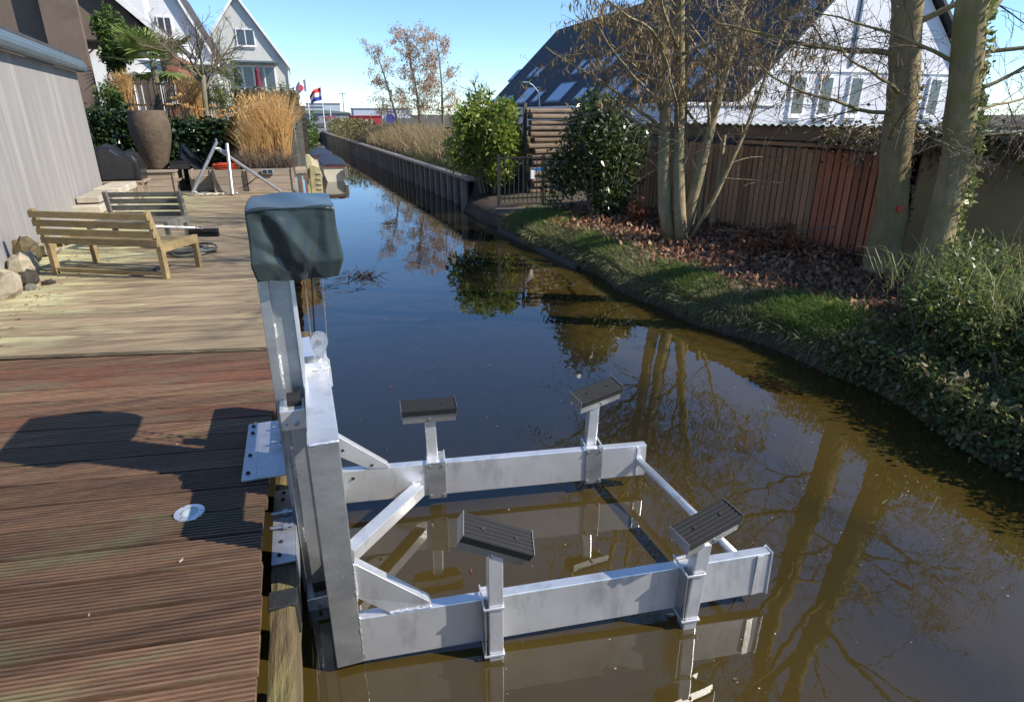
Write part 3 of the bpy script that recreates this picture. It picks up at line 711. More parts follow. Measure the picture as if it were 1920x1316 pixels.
# low stone slab wall beyond the bench
t = thing('stone_bench', 'low pale block of stacked limestone slabs beside the wall', 'stone block', (-3.2, 12.4, .6))
for k, (x0, x1, y0, y1, z0, z1) in enumerate([(-3.42, -3.02, 11.3, 12.2, .601, .72), (-3.40, -2.86, 12.21, 13.2, .601, .74), (-3.44, -3.0, 11.35, 12.4, .741, .86), (-3.40, -2.92, 12.41, 13.25, .741, .88), (-3.38, -3.05, 11.6, 12.6, .881, .98), (-3.4, -2.98, 12.62, 13.9, .885, 1.0)]):
    mb = MB(); mb.box(x0, x1, y0, y1, z0, z1); mb.build('slab', SLAB, t, bevel=.015)
# wooden stand under the barbecue
t = thing('wooden_stand', 'pale wooden stand below the covered barbecue', 'stand', (-3.3, 14.6, .6))
mb = MB(); mb.box(-3.85, -2.92, 14.3, 15.0, .93, .97); mb.build('top', PLANTER, t, bevel=.004)
for x in (-3.05, -3.62):
    for y_ in (14.33, 14.9):
        mb = MB(); mb.box(x, x + .06, y_, y_ + .06, .6, .929); mb.build('leg', PLANTER, t)
mb = MB(); mb.box(-3.5, -3.1, 14.36, 14.38, .62, .91); mb.build('panel', PLANTER, t)

# benches: slatted back, side frames, seat slats
def bench(name, label, org, ang, width, depth, zs, zb, mat, nback, lean, dirn):
    """org: foot of the back leg at the right end; x axis runs along the back"""
    t = thing(name, label, 'bench', (org[0], org[1], .6))
    ca, sa = math.cos(ang), math.sin(ang)
    M = Matrix(((ca, -sa * dirn, 0, org[0]), (sa, ca * dirn, 0, org[1]), (0, 0, 1, .6), (0, 0, 0, 1)))
    def bx(nm, *a, bevel=.003, par=None):
        mb = MB(); mb.box(*a, M); return mb.build(nm, mat, par or t, bevel=bevel)
    for x in (0.0, -width + .05):
        mb = MB(); mb.beam(M @ Vector((x, .03, 0)), M @ Vector((x, .03, zs)), .055, .06, up=M.to_3x3() @ Vector((0, 1, 0))); mb.build('leg', mat, t, bevel=.003)
        mb = MB(); mb.beam(M @ Vector((x, .035, zs - .1)), M @ Vector((x, .035 - lean, zb)), .05, .05, up=M.to_3x3() @ Vector((0, 1, 0))); mb.build('back_post', mat, t, bevel=.003)
        bx('side_rail', x - .025, x + .025, .062, depth, zs - .09, zs)
        mb = MB(); mb.beam(M @ Vector((x, depth - .03, 0)), M @ Vector((x, depth - .03, zs - .091)), .055, .05, up=M.to_3x3() @ Vector((0, 1, 0))); mb.build('leg', mat, t, bevel=.003)
    h = zb - zs + .03
    for k in range(nback):
        z0 = zs - .02 + h * k / nback; z1 = z0 + h / nback * .72; f0 = (z0 - zs + .1) / (zb - zs + .1); y_ = .035 - lean * f0 - .045
        mb = MB(); mb.beam(M @ Vector((-width + .025, y_, (z0 + z1) / 2)), M @ Vector((.0 + .025, y_, (z0 + z1) / 2)), .022, z1 - z0); mb.build('back_slat', mat, t, bevel=.003)
    ns = int((depth - .12) / .095)
    for k in range(ns):
        y_ = .085 + k * .095; bx('seat_slat', -width + .08, -.03, y_, y_ + .072, zs - .03, zs - .006)
    bx('stretcher', -width + .05, -.03, .01, .04, .03, .07)
    return t
bench('garden_bench', 'yellow pine slatted bench seen from behind near the shed wall', (-1.44, 7.06), -R(28), 1.36, .60, .36, .70, YWOOD, 4, .10, 1)
bench('garden_bench', 'dark weathered slatted bench facing the yellow pine bench', (-1.50, 9.35), -R(14), .98, .62, .34, .66, GWOOD, 4, -.06, -1)
# broom lying over the bench, hose coil below
t = thing('broom', 'broom with white handle and black head resting on the bench seat', 'broom', (-1.3, 8.2, .9))
mb = MB(); mb.tube([(-1.95, 8.02, 1.03), (-1.24, 8.42, .90)], .013, 8); mb.build('handle', WHITEP, t, smooth=True)
mb = MB(); mb.beam((-1.36, 8.50, .86), (-1.02, 8.40, .86), .07, .05); mb.build('head', BLACKC, t, bevel=.01)
mb = MB(); mb.beam((-1.36, 8.50, .81), (-1.02, 8.40, .81), .055, .048); mb.build('bristles', RUBBER, t)
mb = MB(); mb.tube([(-1.27, 8.40, .90), (-1.20, 8.445, .88)], .022, 8); mb.build('socket', BLACKC, t)
def coil(mb, c, r, turns, rad, rng_, flat=.02, n=26):
    P = []
    for k in range(int(turns * n)):
        a = 2 * math.pi * k / n; q = r * (1 + .16 * math.sin(a * .37 + 1) + .06 * math.sin(a * 1.7)); P.append((c[0] + q * math.cos(a) * 1.0, c[1] + q * .8 * math.sin(a), c[2] + rad + flat * (k / n) + .012 * math.sin(a * 2.3)))
    mb.tube(P, rad, 6); return mb
mb = coil(MB(), (-1.35, 8.35, .6), .24, 4, .014, None, .018); mb.build('hose_coil', pm('grey_hose', (.14, .15, .13), rough=.5), None, smooth=True, label='coiled grey-green hose lying on the deck under the broom', cat='hose')
mb = MB(); mb.box(-1.70, -1.60, 7.35, 7.52, .604, .64); mb.build('black_tray', BLACKC, None, bevel=.01, label='small black box on the deck under the yellow bench', cat='box')

# barbecue under black cover
t = thing('covered_barbecue', 'kettle barbecue under a black cover beside the shed corner', 'barbecue', (-3.4, 14.65, .97))
mb = MB(); P = [(-3.80, .98), (-3.80, 1.40), (-3.72, 1.58), (-3.58, 1.64), (-3.42, 1.62), (-3.30, 1.54), (-3.24, 1.50), (-3.16, 1.55), (-3.06, 1.50), (-2.99, 1.36), (-2.96, 1.20), (-2.97, .98)]
n = 9
for k in range(n + 1):
    y_ = 14.34 + .62 * k / n; s_ = 1 - .16 * abs(2 * k / n - 1) ** 5
    for x, z in P: mb.v.append((-3.4 + (x + 3.4) * (.97 + .03 * s_), y_, .975 + (z - .975) * (s_ * .8 + .2) + .012 * math.sin(x * 31 + k)))
m = len(P)
for k in range(n):
    for j in range(m): mb.f.append((k * m + j, (k + 1) * m + j, (k + 1) * m + (j + 1) % m, k * m + (j + 1) % m))
mb.f.append(tuple(range(m))); mb.f.append(tuple(n * m + j for j in range(m - 1, -1, -1)))
mb.build('cover', BLACKC, t, bevel=.02)
for x in (-3.75, -3.05):
    mb = MB(); mb.beam((x, 14.33, 1.0), (x, 14.325, 1.3), .03, .008, up=(0, 1, 0)); mb.build('cover_strap', RUBBER, t)
# plinth and pot
def crate(name, label, x0, x1, y0, y1, z0, z1, nb, mat=PLANTER, group='wooden planters at the end of the deck', lid=False, cat='planter'):
    t = thing(name, label, cat, ((x0 + x1) / 2, (y0 + y1) / 2, z0), group)
    h = (z1 - z0) / nb
    for k in range(nb):
        a = z0 + h * k + .003; b_ = z0 + h * (k + 1) - .003
        for (q0, q1, w0, w1) in ((x0 + .002, x1 - .002, y0, y0 + .03), (x0 + .002, x1 - .002, y1 - .03, y1), (x0, x0 + .03, y0 + .031, y1 - .031), (x1 - .03, x1, y0 + .031, y1 - .031)):
            mb = MB(); mb.box(q0, q1, w0, w1, a, b_); mb.build('board', mat, t, bevel=.003)
    for x in (x0 - .012, x1 - .045):
        mb = MB(); mb.box(x, x + .057, y0 - .022, y0 - .001, z0, z1 + .002); mb.build('corner_post', mat, t, bevel=.003)
    mb = MB(); mb.box(x0 + .031, x1 - .031, y0 + .031, y1 - .031, z0 + .02, z1 - (.05 if not lid else 0.0)); mb.build('filling' if not lid else 'lid', SOIL if not lid else mat, t)
    if lid:
        mb = MB(); mb.box(x0 - .03, x1 + .03, y0 - .04, y1 + .02, z1 + .003, z1 + .035); mb.build('top_board', mat, t, bevel=.004)
    return t
crate('plinth', 'wooden box plinth carrying the tall brown pot', -3.30, -2.52, 15.3, 16.5, .6, 1.04, 3, lid=True, cat='plinth', group=None)
crate('planter', 'square wooden planter behind the left aluminium pole', -2.25, -1.80, 15.45, 16.3, .6, 1.07, 3)
crate('planter', 'wooden planter with orange hose on top at the deck end', -1.76, -1.10, 15.2, 16.3, .6, 1.07, 3)
crate('planter', 'long wooden planter with the tall dry grass and socket box', -1.06, -.10, 15.15, 17.2, .6, 1.08, 3)
t = thing('tall_pot', 'tall brown textured urn-shaped pot standing on the plinth', 'pot', (-2.92, 15.85, 1.076))
prof = [(.19, 1.078), (.20, 1.10), (.25, 1.25), (.33, 1.50), (.39, 1.75), (.405, 1.95), (.39, 2.12), (.355, 2.26), (.345, 2.285), (.325, 2.285), (.32, 2.22), (.31, 2.15)]
mb = MB(); mb.lathe(prof, (-2.92, 15.85, 0), 40); mb.build('body', POT, t, smooth=True)
mb = MB(); mb.lathe([(.01, 2.16), (.31, 2.17)], (-2.92, 15.85, 0), 20); mb.build('soil', SOIL, t)
mb = MB(); mb.box(-2.62, -2.28, 15.7, 16.2, 1.077, 1.20); mb.box(-2.60, -2.30, 15.72, 16.18, 1.2005, 1.24)
t = thing('black_box', 'flat black plastic box beside the foot of the tall pot', 'box', (-2.45, 15.95, 1.077))
mb = MB(); mb.box(-2.64, -2.28, 15.6, 16.1, 1.077, 1.20); mb.build('body', BLACKC, t, bevel=.01)
mb = MB(); mb.box(-2.65, -2.27, 15.59, 16.11, 1.2005, 1.235); mb.build('lid', BLACKC, t, bevel=.008)
# black sheet draped from the plinth to the deck
mb = MB(); N = 10
for i_ in range(N + 1):
    for j_ in range(N + 1):
        u, v = i_ / N, j_ / N; zz = 1.62 - .55 * u - .15 * v * u + .05 * math.sin(v * 7 + u * 4)
        mb.v.append((-2.50 + .62 * u, 16.45 - .75 * u - .3 * v * (1 - u) + .05 * math.sin(v * 5), zz - .35 * v * (1 - .5 * u)))
for i_ in range(N):
    for j_ in range(N): a = i_ * (N + 1) + j_; mb.f.append((a, a + 1, a + N + 2, a + N + 1))
o = mb.build('black_sheet', BLACKC, None, smooth=True, label='black plastic sheet draped beside the tall pot', cat='sheet')
md = o.modifiers.new('thick', 'SOLIDIFY'); md.thickness = .004
# aluminium poles
t = thing('tripod', 'three aluminium poles leaning together in front of the planters', 'poles', (-1.5, 14.7, .6))
for a_, b_, r_ in [((-2.18, 14.72, .615), (-1.56, 14.95, 1.64), .036), ((-1.37, 14.55, .615), (-1.36, 14.95, 1.62), .036), ((-1.62, 15.02, 1.56), (-.38, 14.62, .62), .032)]:
    mb = MB(); mb.tube([a_, b_], r_, 12); mb.build('pole', ALUD, t, smooth=False)
mb = MB(); mb.tube([(-1.55, 14.95, 1.62), (-1.555, 14.93, 1.72)], [.024, .02], 8); mb.build('pole_tip', GALV, t)
mb = MB(); mb.tube([(-1.62, 14.93, 1.50), (-1.58, 14.88, 1.53), (-1.52, 14.9, 1.54), (-1.48, 15.0, 1.50), (-1.40, 14.92, 1.47)], .012, 6); mb.build('rope_lashing', WHITEP, t)
mb = MB(); P = [(-2.14, 14.74, .64)]
for k in range(30): P.append((-2.12 + .03 * k + .03 * math.sin(k * 1.9), 14.66 + .07 * math.sin(k * 1.3), .62 + .012 * (1 + math.sin(k * 2.2)) + max(0, .05 - .01 * k)))
mb.tube(P, .009, 5); mb.build('white_rope', WHITEP, None, smooth=True, label='loose white rope lying on the deck at the pole feet', cat='rope')
mb = coil(MB(), (-1.42, 15.6, 1.06), .30, 7, .018, None, .014); P = [(-1.12, 15.6, 1.10), (-1.0, 15.5, 1.14), (-.85, 15.45, 1.17), (-.76, 15.5, 1.22), (-.70, 15.6, 1.25)]; mb.tube(P, .018, 6)
mb.build('orange_hose', pm('orange_hose', (.62, .085, .025), (.48, .06, .02), rough=.4), None, smooth=True, label='coiled orange-red hose on top of the wooden planter', cat='hose')
t = thing('socket_box', 'grey weatherproof socket box on the long planter front', 'socket', (-.62, 15.12, .98))
mb = MB(); mb.box(-.76, -.50, 15.08, 15.128, .97, 1.07); mb.build('housing', GALV, t, bevel=.006)
for x in (-.735, -.625): mb = MB(); mb.box(x, x + .09, 15.072, 15.0795, .985, 1.055); mb.build('cover_flap', BLACKC, t, bevel=.003)
mb = MB(); mb.tube([(-.76, 15.11, 1.0), (-.95, 15.10, .85), (-1.15, 15.12, .72), (-1.3, 15.13, .66)], .008, 5); mb.build('cord', RUBBER, t)

# vegetation on the left -------------------------------------------------------
def dry_clump(label, x0, x1, y0, y1, z0, h, n, seed, mat=DRY, group='tall dry ornamental grasses', w=.006, lean=.10, plume=True, hf=None):
    g = np.random.default_rng(seed); P = np.stack([g.uniform(x0, x1, n), g.uniform(y0, y1, n), np.full(n, z0)], 1)
    t = thing('ornamental_grass', label, 'grass', ((x0 + x1) / 2, (y0 + y1) / 2, z0), group)
    blades('stalks', P, h, w, mat, t, seed, lean, var=.36)
    if plume:
        q = P[: n // 2].copy(); q[:, 2] += h * g.uniform(.65, 1.1, len(q)); q[:, :2] += g.normal(size=(len(q), 2)) * h * .05
        leaves('plumes', q, .15, .14, mat, t, seed + 1, bias=(0, 0, 1.6))
    return t
dry_clump('broad golden dry grass in the long planter', -1.10, -.16, 15.6, 16.9, 1.05, 1.36, 2600, 31, lean=.24)
dry_clump('narrow dry grass clump left of the tall pot', -4.05, -3.65, 18.3, 18.7, 1.9, 1.05, 800, 32, lean=.05)
dry_clump('dry grass clump left of the bare garden tree', -2.62, -2.08, 18.3, 18.7, 1.5, 1.35, 900, 33, lean=.06)
dry_clump('short dry grass below the timber rail behind the pot', -2.55, -1.6, 17.2, 17.5, 1.75, .45, 400, 34, lean=.3, plume=False)
g = np.random.default_rng(40)
t = thing('lavender', 'grey-brown twiggy shrub at the front edge of the long planter', 'shrub', (-.6, 15.4, 1.05))
P = np.stack([g.uniform(-1.25, -.05, 1500), g.uniform(15.25, 15.8, 1500), np.full(1500, 1.03)], 1); blades('stems', P, .42, .005, DRYG, t, 41, .6, var=.6)
# ivy hedge
t = thing('ivy_hedge', 'dark glossy ivy hedge behind the tall pot', 'hedge', (-2.8, 17.1, .6))
mb = MB(); mb.box(-4.3, -1.35, 17.05, 17.3, .6, 2.0); mb.build('backing', DARKWOOD, t)
P = np.stack([g.uniform(-4.35, -1.28, 6500), 17.02 - g.gamma(1.6, .05, 6500), g.uniform(.65, 2.12, 6500)], 1)
P[:, 2] += np.where(P[:, 0] < -3.4, .35 * g.uniform(0, 1, 6500), 0); leaves('foliage', P, .10, .85, IVY, t, 42, bias=(0, -.7, -.5))
mb = MB(); mb.beam((-2.75, 17.0, 2.06), (-1.45, 17.0, 2.03), .06, .06); mb.build('rail', PLANTER, None, label='thin timber rail above the ivy hedge right of the pot', cat='rail')
t = thing('shrub', 'green shrub beside the shed corner above the ivy', 'shrub', (-4.05, 18.0, .6))
P = blob_points(1800, (-4.1, 18.1, 2.35), (.42, .35, .55), g, seedl=5); leaves('foliage', P, .09, .45, GREEN, t, 43); mb = MB(); mb.tube([(-4.1, 18.1, .6), (-4.1, 18.1, 2.3)], .03, 6); mb.build('stem', BARK, t)
t = thing('bamboo', 'feathery green bamboo right of the bare garden tree', 'bamboo', (-1.6, 18.7, .6))
P = blob_points(3200, (-1.55, 18.8, 2.55), (.55, .35, 1.15), g, seedl=6); leaves('foliage', P, .13, .13, lm('bamboo_leaf', [(.09, .14, .03), (.17, .20, .06), (.24, .23, .09)], .35), t, 44, bias=(0, 0, -.8))
mb = MB(); [mb.tube([(-1.9 + .12 * k, 18.8, .6), (-1.95 + .13 * k, 18.8, 3.4)], .012, 5) for k in range(6)]; mb.build('canes', BARK, t, kind='stuff')
t = thing('reed_screen', 'dark brown twig screen behind the dry grasses', 'screen', (-3.0, 19.0, .6))
mb = MB(); q = random.Random(3)
for k in range(150): x = -4.2 + 2.2 * k / 150; mb.tube([(x, 19.0, .6), (x + q.uniform(-.03, .03), 19.0, 3.0 + q.uniform(-.1, .08))], .009, 4, cap=False)
mb.build('twigs', DRYG, t, kind='stuff')
for z in (1.6, 2.4, 2.9): mb = MB(); mb.box(-4.25, -2.0, 19.02, 19.06, z, z + .05); mb.build('rail', BARK, t)
t = thing('sedum', 'tan dried flower heads standing behind the pot and ivy', 'flowers', (-2.3, 17.35, 1.8)); q = random.Random(8)
spots = [(-2.68, 2.42), (-2.55, 2.55), (-2.42, 2.62), (-2.35, 2.40), (-2.25, 2.36), (-2.0, 2.3), (-1.75, 2.4), (-1.55, 2.28), (-1.42, 2.2), (-1.33, 2.33), (-1.62, 2.16), (-1.25, 2.2)]
for x, z in spots:
    mb = MB(); mb.tube([(x + q.uniform(-.05, .05), 17.4, 1.7), (x, 17.36, z)], .006, 4); st = mb.build('stem', DRYG, t)
    P = np.random.default_rng(int(z * 1000 + x * 77) % 9999).normal(size=(70, 3)) * np.array([.045, .035, .014]) + np.array([x, 17.35, z]); leaves('flower_head', P, .035, .8, DRY, st, 9, kind='stuff')
# bare garden tree
t = thing('garden_tree', 'small bare tree with spreading branches in the terrace garden', 'tree', (-2.0, 18, .6))
tr, cr, tips = MB(), MB(), []; q = random.Random(17)
tr.tube([(-2.06, 18, .6), (-2.05, 18, 1.6), (-1.98, 18, 2.5), (-1.93, 18, 3.1)], [.075, .065, .06, .06], 9)
op = TreeOpt(n=(6, 5, 4), ratio=(.55, .55, .5), ang=(38, 40, 45), up=(.05, .05, .04), wob=.16, maxl=3, split=0, start=.2, rr=.6, seg=.16, leafl=9)
for k in range(8):
    a = k * .785 + .3; lean_ = 1.0 if k % 2 else .55
    grow(tr, cr, (-1.93, 18, 2.75 + .05 * k), (math.cos(a) * lean_, math.sin(a) * lean_ * .7, .75), 1.35, .034, 0, q, op, tips)
tr.build('trunk', BARK, t, smooth=True); cr.build('crown', TWIG, t, fixn=False)
# palm
t = thing('fan_palm', 'green fan palm above the grasses in front of the brown house', 'palm', (-3.4, 20, .6))
mb = MB(); mb.tube([(-3.35, 20, .6), (-3.38, 20, 2.0), (-3.3, 20, 3.5)], [.10, .10, .08], 9); mb.build('trunk', BARK, t)
g2 = random.Random(4); V, F = [], []; stems = MB()
for k in range(26):
    a = g2.uniform(0, 6.28); e_ = g2.uniform(-.5, 1.1); d = Vector((math.cos(a) * math.cos(e_), math.sin(a) * math.cos(e_), math.sin(e_))); L_ = g2.uniform(.45, .8)
    c = Vector((-3.3, 20, 3.5)); hub = c + d * L_ + Vector((0, 0, -.06)); stems.tube([c, hub], .009, 4)
    s_ = d.cross(Vector((0, 0, 1))); s_ = s_.normalized() if s_.length > .01 else Vector((1, 0, 0)); u_ = s_.cross(d)
    for j in range(17):
        f = R(-105 + 210 * j / 16); dd = (d * math.cos(f) + s_ * math.sin(f)); ln = .62 * g2.uniform(.85, 1.1); tip = hub + dd * ln + Vector((0, 0, -.10 * ln)) ; w = dd.cross(u_) * .030; b0_ = len(V)
        m1 = hub + dd * ln * .5; V += [tuple(hub), tuple(m1 + w), tuple(tip), tuple(m1 - w)]; F.append((b0_, b0_ + 1, b0_ + 2, b0_ + 3))
stems.build('frond_stems', GREEN, t, kind='stuff'); np_mesh('crown', np.array(V), np.array(F), PALM, t)
t = thing('leafy_shrub', 'tall leafy shrub beside the brown building left of the palm', 'shrub', (-4.5, 21, .6))
P = blob_points(3500, (-4.25, 21.0, 4.1), (.62, .4, .85), g, seedl=9, lumps=12); leaves('foliage', P, .13, .45, GREEN, t, 46, bias=(0, 0, -.5)); mb = MB(); mb.tube([(-4.4, 21, .6), (-4.3, 21, 3), (-4.25, 21, 4.3)], .05, 7); mb.build('stem', BARK, t)
# ivy-covered arbor right of the dry grass, posts
t = thing('ivy_arbor', 'dried climber over a timber arbor behind the golden grass', 'arbor', (-.3, 17.6, .6))
for x, y_ in ((-1.2, 17.5), (.18, 17.6), (-.02, 18.6)): mb = MB(); mb.box(x - .06, x + .06, y_ - .06, y_ + .06, .6, 2.55); mb.build('post', GWOOD, t, bevel=.004)
mb = MB(); mb.box(-1.3, .26, 17.48, 17.58, 2.551, 2.63); mb.build('beam', GWOOD, t)
P = np.stack([g.uniform(-1.3, .22, 1500), g.normal(17.5, .1, 1500), 2.62 + g.normal(0, .07, 1500) - .35 * np.clip(g.normal(size=1500), 0, 2) * (g.uniform(0, 1, 1500) > .8)], 1); leaves('foliage', P, .09, .6, lm('dead_ivy', [(.12, .10, .06), (.2, .17, .10), (.08, .09, .04), (.27, .22, .14)], .2), t, 47)
t = thing('wooden_ledge', 'small wooden ledge between the long planter and the beige boat', 'ledge', (.05, 15.9, .5))
mb = MB(); mb.box(-.05, .20, 15.6, 16.6, .92, 1.0); mb.build('top', PLANTER, t, bevel=.004)
for x in (.02, .13): mb = MB(); mb.box(x, x + .06, 15.62, 15.68, .3, .919); mb.build('leg', FASCIA_L, t)
t = thing('garden_fence', 'pale weathered wooden fence beyond the golden grass', 'fence', (.15, 19.2, .5))
for k in range(5): mb = MB(); mb.box(-.10 + .052 * k, -.052 + .052 * k, 18.3 + .1 * k, 18.33 + .1 * k, .6, 2.65); mb.build('slat', GWOOD, t)
mb = MB(); mb.tube([(.20, 19.5, 1.62), (.17, 19.5, 1.72), (.17, 19.5, 2.9)], .03, 8); mb.build('white_post', WHITEP, None, label='thin white pipe post beside the black fence by the canal', cat='post')
t = thing('black_screen', 'black boarded screen at the canal edge behind the white post', 'screen', (.5, 21.5, .5))
for k in range(9): mb = MB(); mb.box(.23, .44, 21.5, 21.53, 1.02 + .16 * k, 1.17 + .16 * k); mb.build('board', DARKWOOD, t)
mb = MB(); P = blob_points(900, (.62, 24.0, 1.55), (.22, .8, .75), g, seedl=12); leaves('hanging_shrub', P, .1, .5, GREEN, None, 48, label='green shrub hanging over the canal edge behind the black screen', cat='shrub')
# ------------------------------------------------------------------ houses, far end, boats
SIDING = pm('grey_white_siding', (0.55, 0.555, 0.52), (0.48, 0.485, 0.455), sc=(14, 14, .4), rough=.7)
BLUEW = pm('white_siding', (0.72, 0.73, 0.74), (0.64, 0.65, 0.67), sc=(10, 10, .5), rough=.65)
BRICK = pm('red_brick', (0.30, 0.125, 0.075), (0.20, 0.08, 0.05), sc=(18, 18, 30), rough=.9, bump=.3)
TILE = pm('dark_roof_tile', (0.07, 0.06, 0.058), (0.045, 0.04, 0.04), sc=(10, 10, 10), rough=.8)
def window(par, x0, x1, z0, z1, y, nm=2, frame=.06):
    w = thing_part = MB(); w.box(x0, x1, y - .06, y - .002, z0, z1); f = w.build('window', WHITEP, par)
    W_ = (x1 - x0 - frame * (nm + 1)) / nm
    for k in range(nm):
        a = x0 + frame + k * (W_ + frame); m = MB(); m.box(a, a + W_, y - .066, y - .061, z0 + frame, z1 - frame); m.build('pane', GLASS, f)
    m = MB(); m.box(x0 - .05, x1 + .05, y - .12, y - .067, z0 - .05, z0 - .002); m.build('sill', WHITEP, f)
def gable_house(name, label, xl, xr, xa, y0, y1, zb, ze, za, wall, ov=.25):
    t = thing(name, label, 'house', ((xl + xr) / 2, y0, zb))
    m = MB(); m.prism([(xl, y0, zb), (xr, y0, zb), (xr, y0, ze), (xa, y0, za), (xl, y0, ze)], (0, y1 - y0, 0)); m.build('wall', wall, t)
    for s_, xe in ((1, xr), (-1, xl)):
        k = (za - ze) / (xe - xa) * s_; e = xe + s_ * ov
        m = MB(); m.prism([(xa, y0 - ov, za + .03), (e, y0 - ov, ze + .03 - (za - ze) / abs(xe - xa) * ov), (e, y0 - ov, ze + .20 - (za - ze) / abs(xe - xa) * ov), (xa, y0 - ov, za + .20)], (0, y1 - y0 + ov, 0)); r = m.build('roof', TILE, t)
        m = MB(); m.prism([(xa, y0 - ov - .04, za - .0), (e, y0 - ov - .04, ze - (za - ze) / abs(xe - xa) * ov), (e, y0 - ov - .04, ze + .22 - (za - ze) / abs(xe - xa) * ov), (xa, y0 - ov - .04, za + .22)], (0, .038, 0)); m.build('barge_board', WHITEP, r)
    return t
h = gable_house('gabled_house', 'tall pale gabled house with a balcony, nearest the sky', -4.75, .10, -2.2, 42, 54, .6, 4.95, 8.35, SIDING, .18)
for x0, x1, z0, z1 in ((-2.45, -1.45, 5.85, 6.75),): window(h, x0, x1, z0, z1, 42)
window(h, -3.0, -.55, 2.9, 4.85, 42, 4, .09)
m = MB(); m.box(-3.1, .0, 40.9, 41.99, 2.55, 2.72); bal = m.build('balcony', SIDING, h)
for k in range(24): m = MB(); m.box(-3.05 + .125 * k, -3.03 + .125 * k, 40.92, 40.94, 2.72, 3.62); m.build('baluster', ZINC, bal)
m = MB(); m.box(-3.1, .0, 40.9, 40.95, 3.621, 3.67); m.build('handrail', ZINC, bal)
m = MB(); m.box(-2.9, -.35, 41.1, 41.995, 4.96, 5.05); m.build('awning', ZINC, h)
m = MB(); m.box(.105, .22, 41.9, 42.05, .6, 5.0); m.build('corner_trim', WHITEP, h)
t = thing('closed_parasol', 'closed wine-red parasol on the balcony of the far house', 'parasol', (-1.5, 41.3, 2.72))
m = MB(); m.lathe([(.04, 2.9), (.19, 3.2), (.17, 3.8), (.12, 4.4), (.14, 4.55), (.02, 4.75)], (-1.55, 41.3, 0), 10); m.build('canopy', pm('wine_cloth', (.16, .025, .05), (.10, .015, .03), sc=(12, 12, 2), rough=.9), t, smooth=True)
m = MB(); m.tube([(-1.55, 41.3, 2.725), (-1.55, 41.3, 2.95)], .03, 8); m.build('pole', WHITEP, t)
t = thing('balcony_plant', 'small potted plant at the right end of the balcony', 'plant', (-.3, 41.3, 2.72)); m = MB(); m.lathe([(.09, 2.725), (.13, 3.0)], (-.25, 41.25, 0), 10); m.build('pot', WHITEP, t)
P = np.random.default_rng(2).normal(size=(160, 3)) * np.array([.14, .1, .25]) + np.array([-.25, 41.25, 3.55]); leaves('foliage', P, .15, .3, GREEN, t, 3)
h = gable_house('gabled_house', 'white gabled house in the middle of the left row', -8.2, -3.05, -4.5, 34, 41.2, .6, 4.55, 7.6, BLUEW, .2)
window(h, -5.15, -4.55, 5.45, 6.25, 34, 2); window(h, -4.35, -3.4, 2.6, 4.2, 34, 2)
m = MB(); m.box(-5.9, -2.9, 33.0, 33.99, 4.28, 4.40); m.build('eave_board', WHITEP, h)
t = thing('brick_house', 'near house with white sloping fascia over brown cladding and brick', 'house', (-5, 27, .6))
m = MB(); m.box(-9, -4.22, 27, 31, .6, 4.0); m.build('wall', WHITEP, t)
m = MB(); m.box(-4.219, -3.68, 27, 31, .6, 4.2); m.build('brick_corner', BRICK, t)
m = MB(); m.prism([(-9, 26.9, 4.6), (-5.35, 26.9, 4.601), (-4.2, 26.9, 4.62), (-5.7, 26.9, 6.4), (-9, 26.9, 9.4)], (0, 4, 0)); m.build('gable_cladding', BROWNR, t)
m = MB(); m.prism([(-3.50, 26.5, 4.22), (-3.50, 26.5, 4.5), (-8.9, 26.5, 9.6), (-8.9, 26.5, 9.32)], (0, .18, 0)); m.build('barge_board', WHITEP, t)
m = MB(); m.prism([(-3.55, 26.681, 4.30), (-3.55, 26.681, 4.45), (-8.9, 26.681, 9.50), (-8.9, 26.681, 9.35)], (0, 5, 0)); m.build('roof', TILE, t)
m = MB(); m.prism([(-4.62, 28.2, 5.0), (-4.62, 28.2, 9), (-8.2, 28.2, 9), (-8.2, 28.2, 8.2)], (0, 1.2, 0)); m.build('dormer', BLUEW, t)
for x0 in (-5.9, -5.0): window(t, x0, x0 + .7, 2.0, 3.6, 27, 1, .07)
window(t, -4.12, -3.88, 2.6, 3.4, 27, 1, .04)

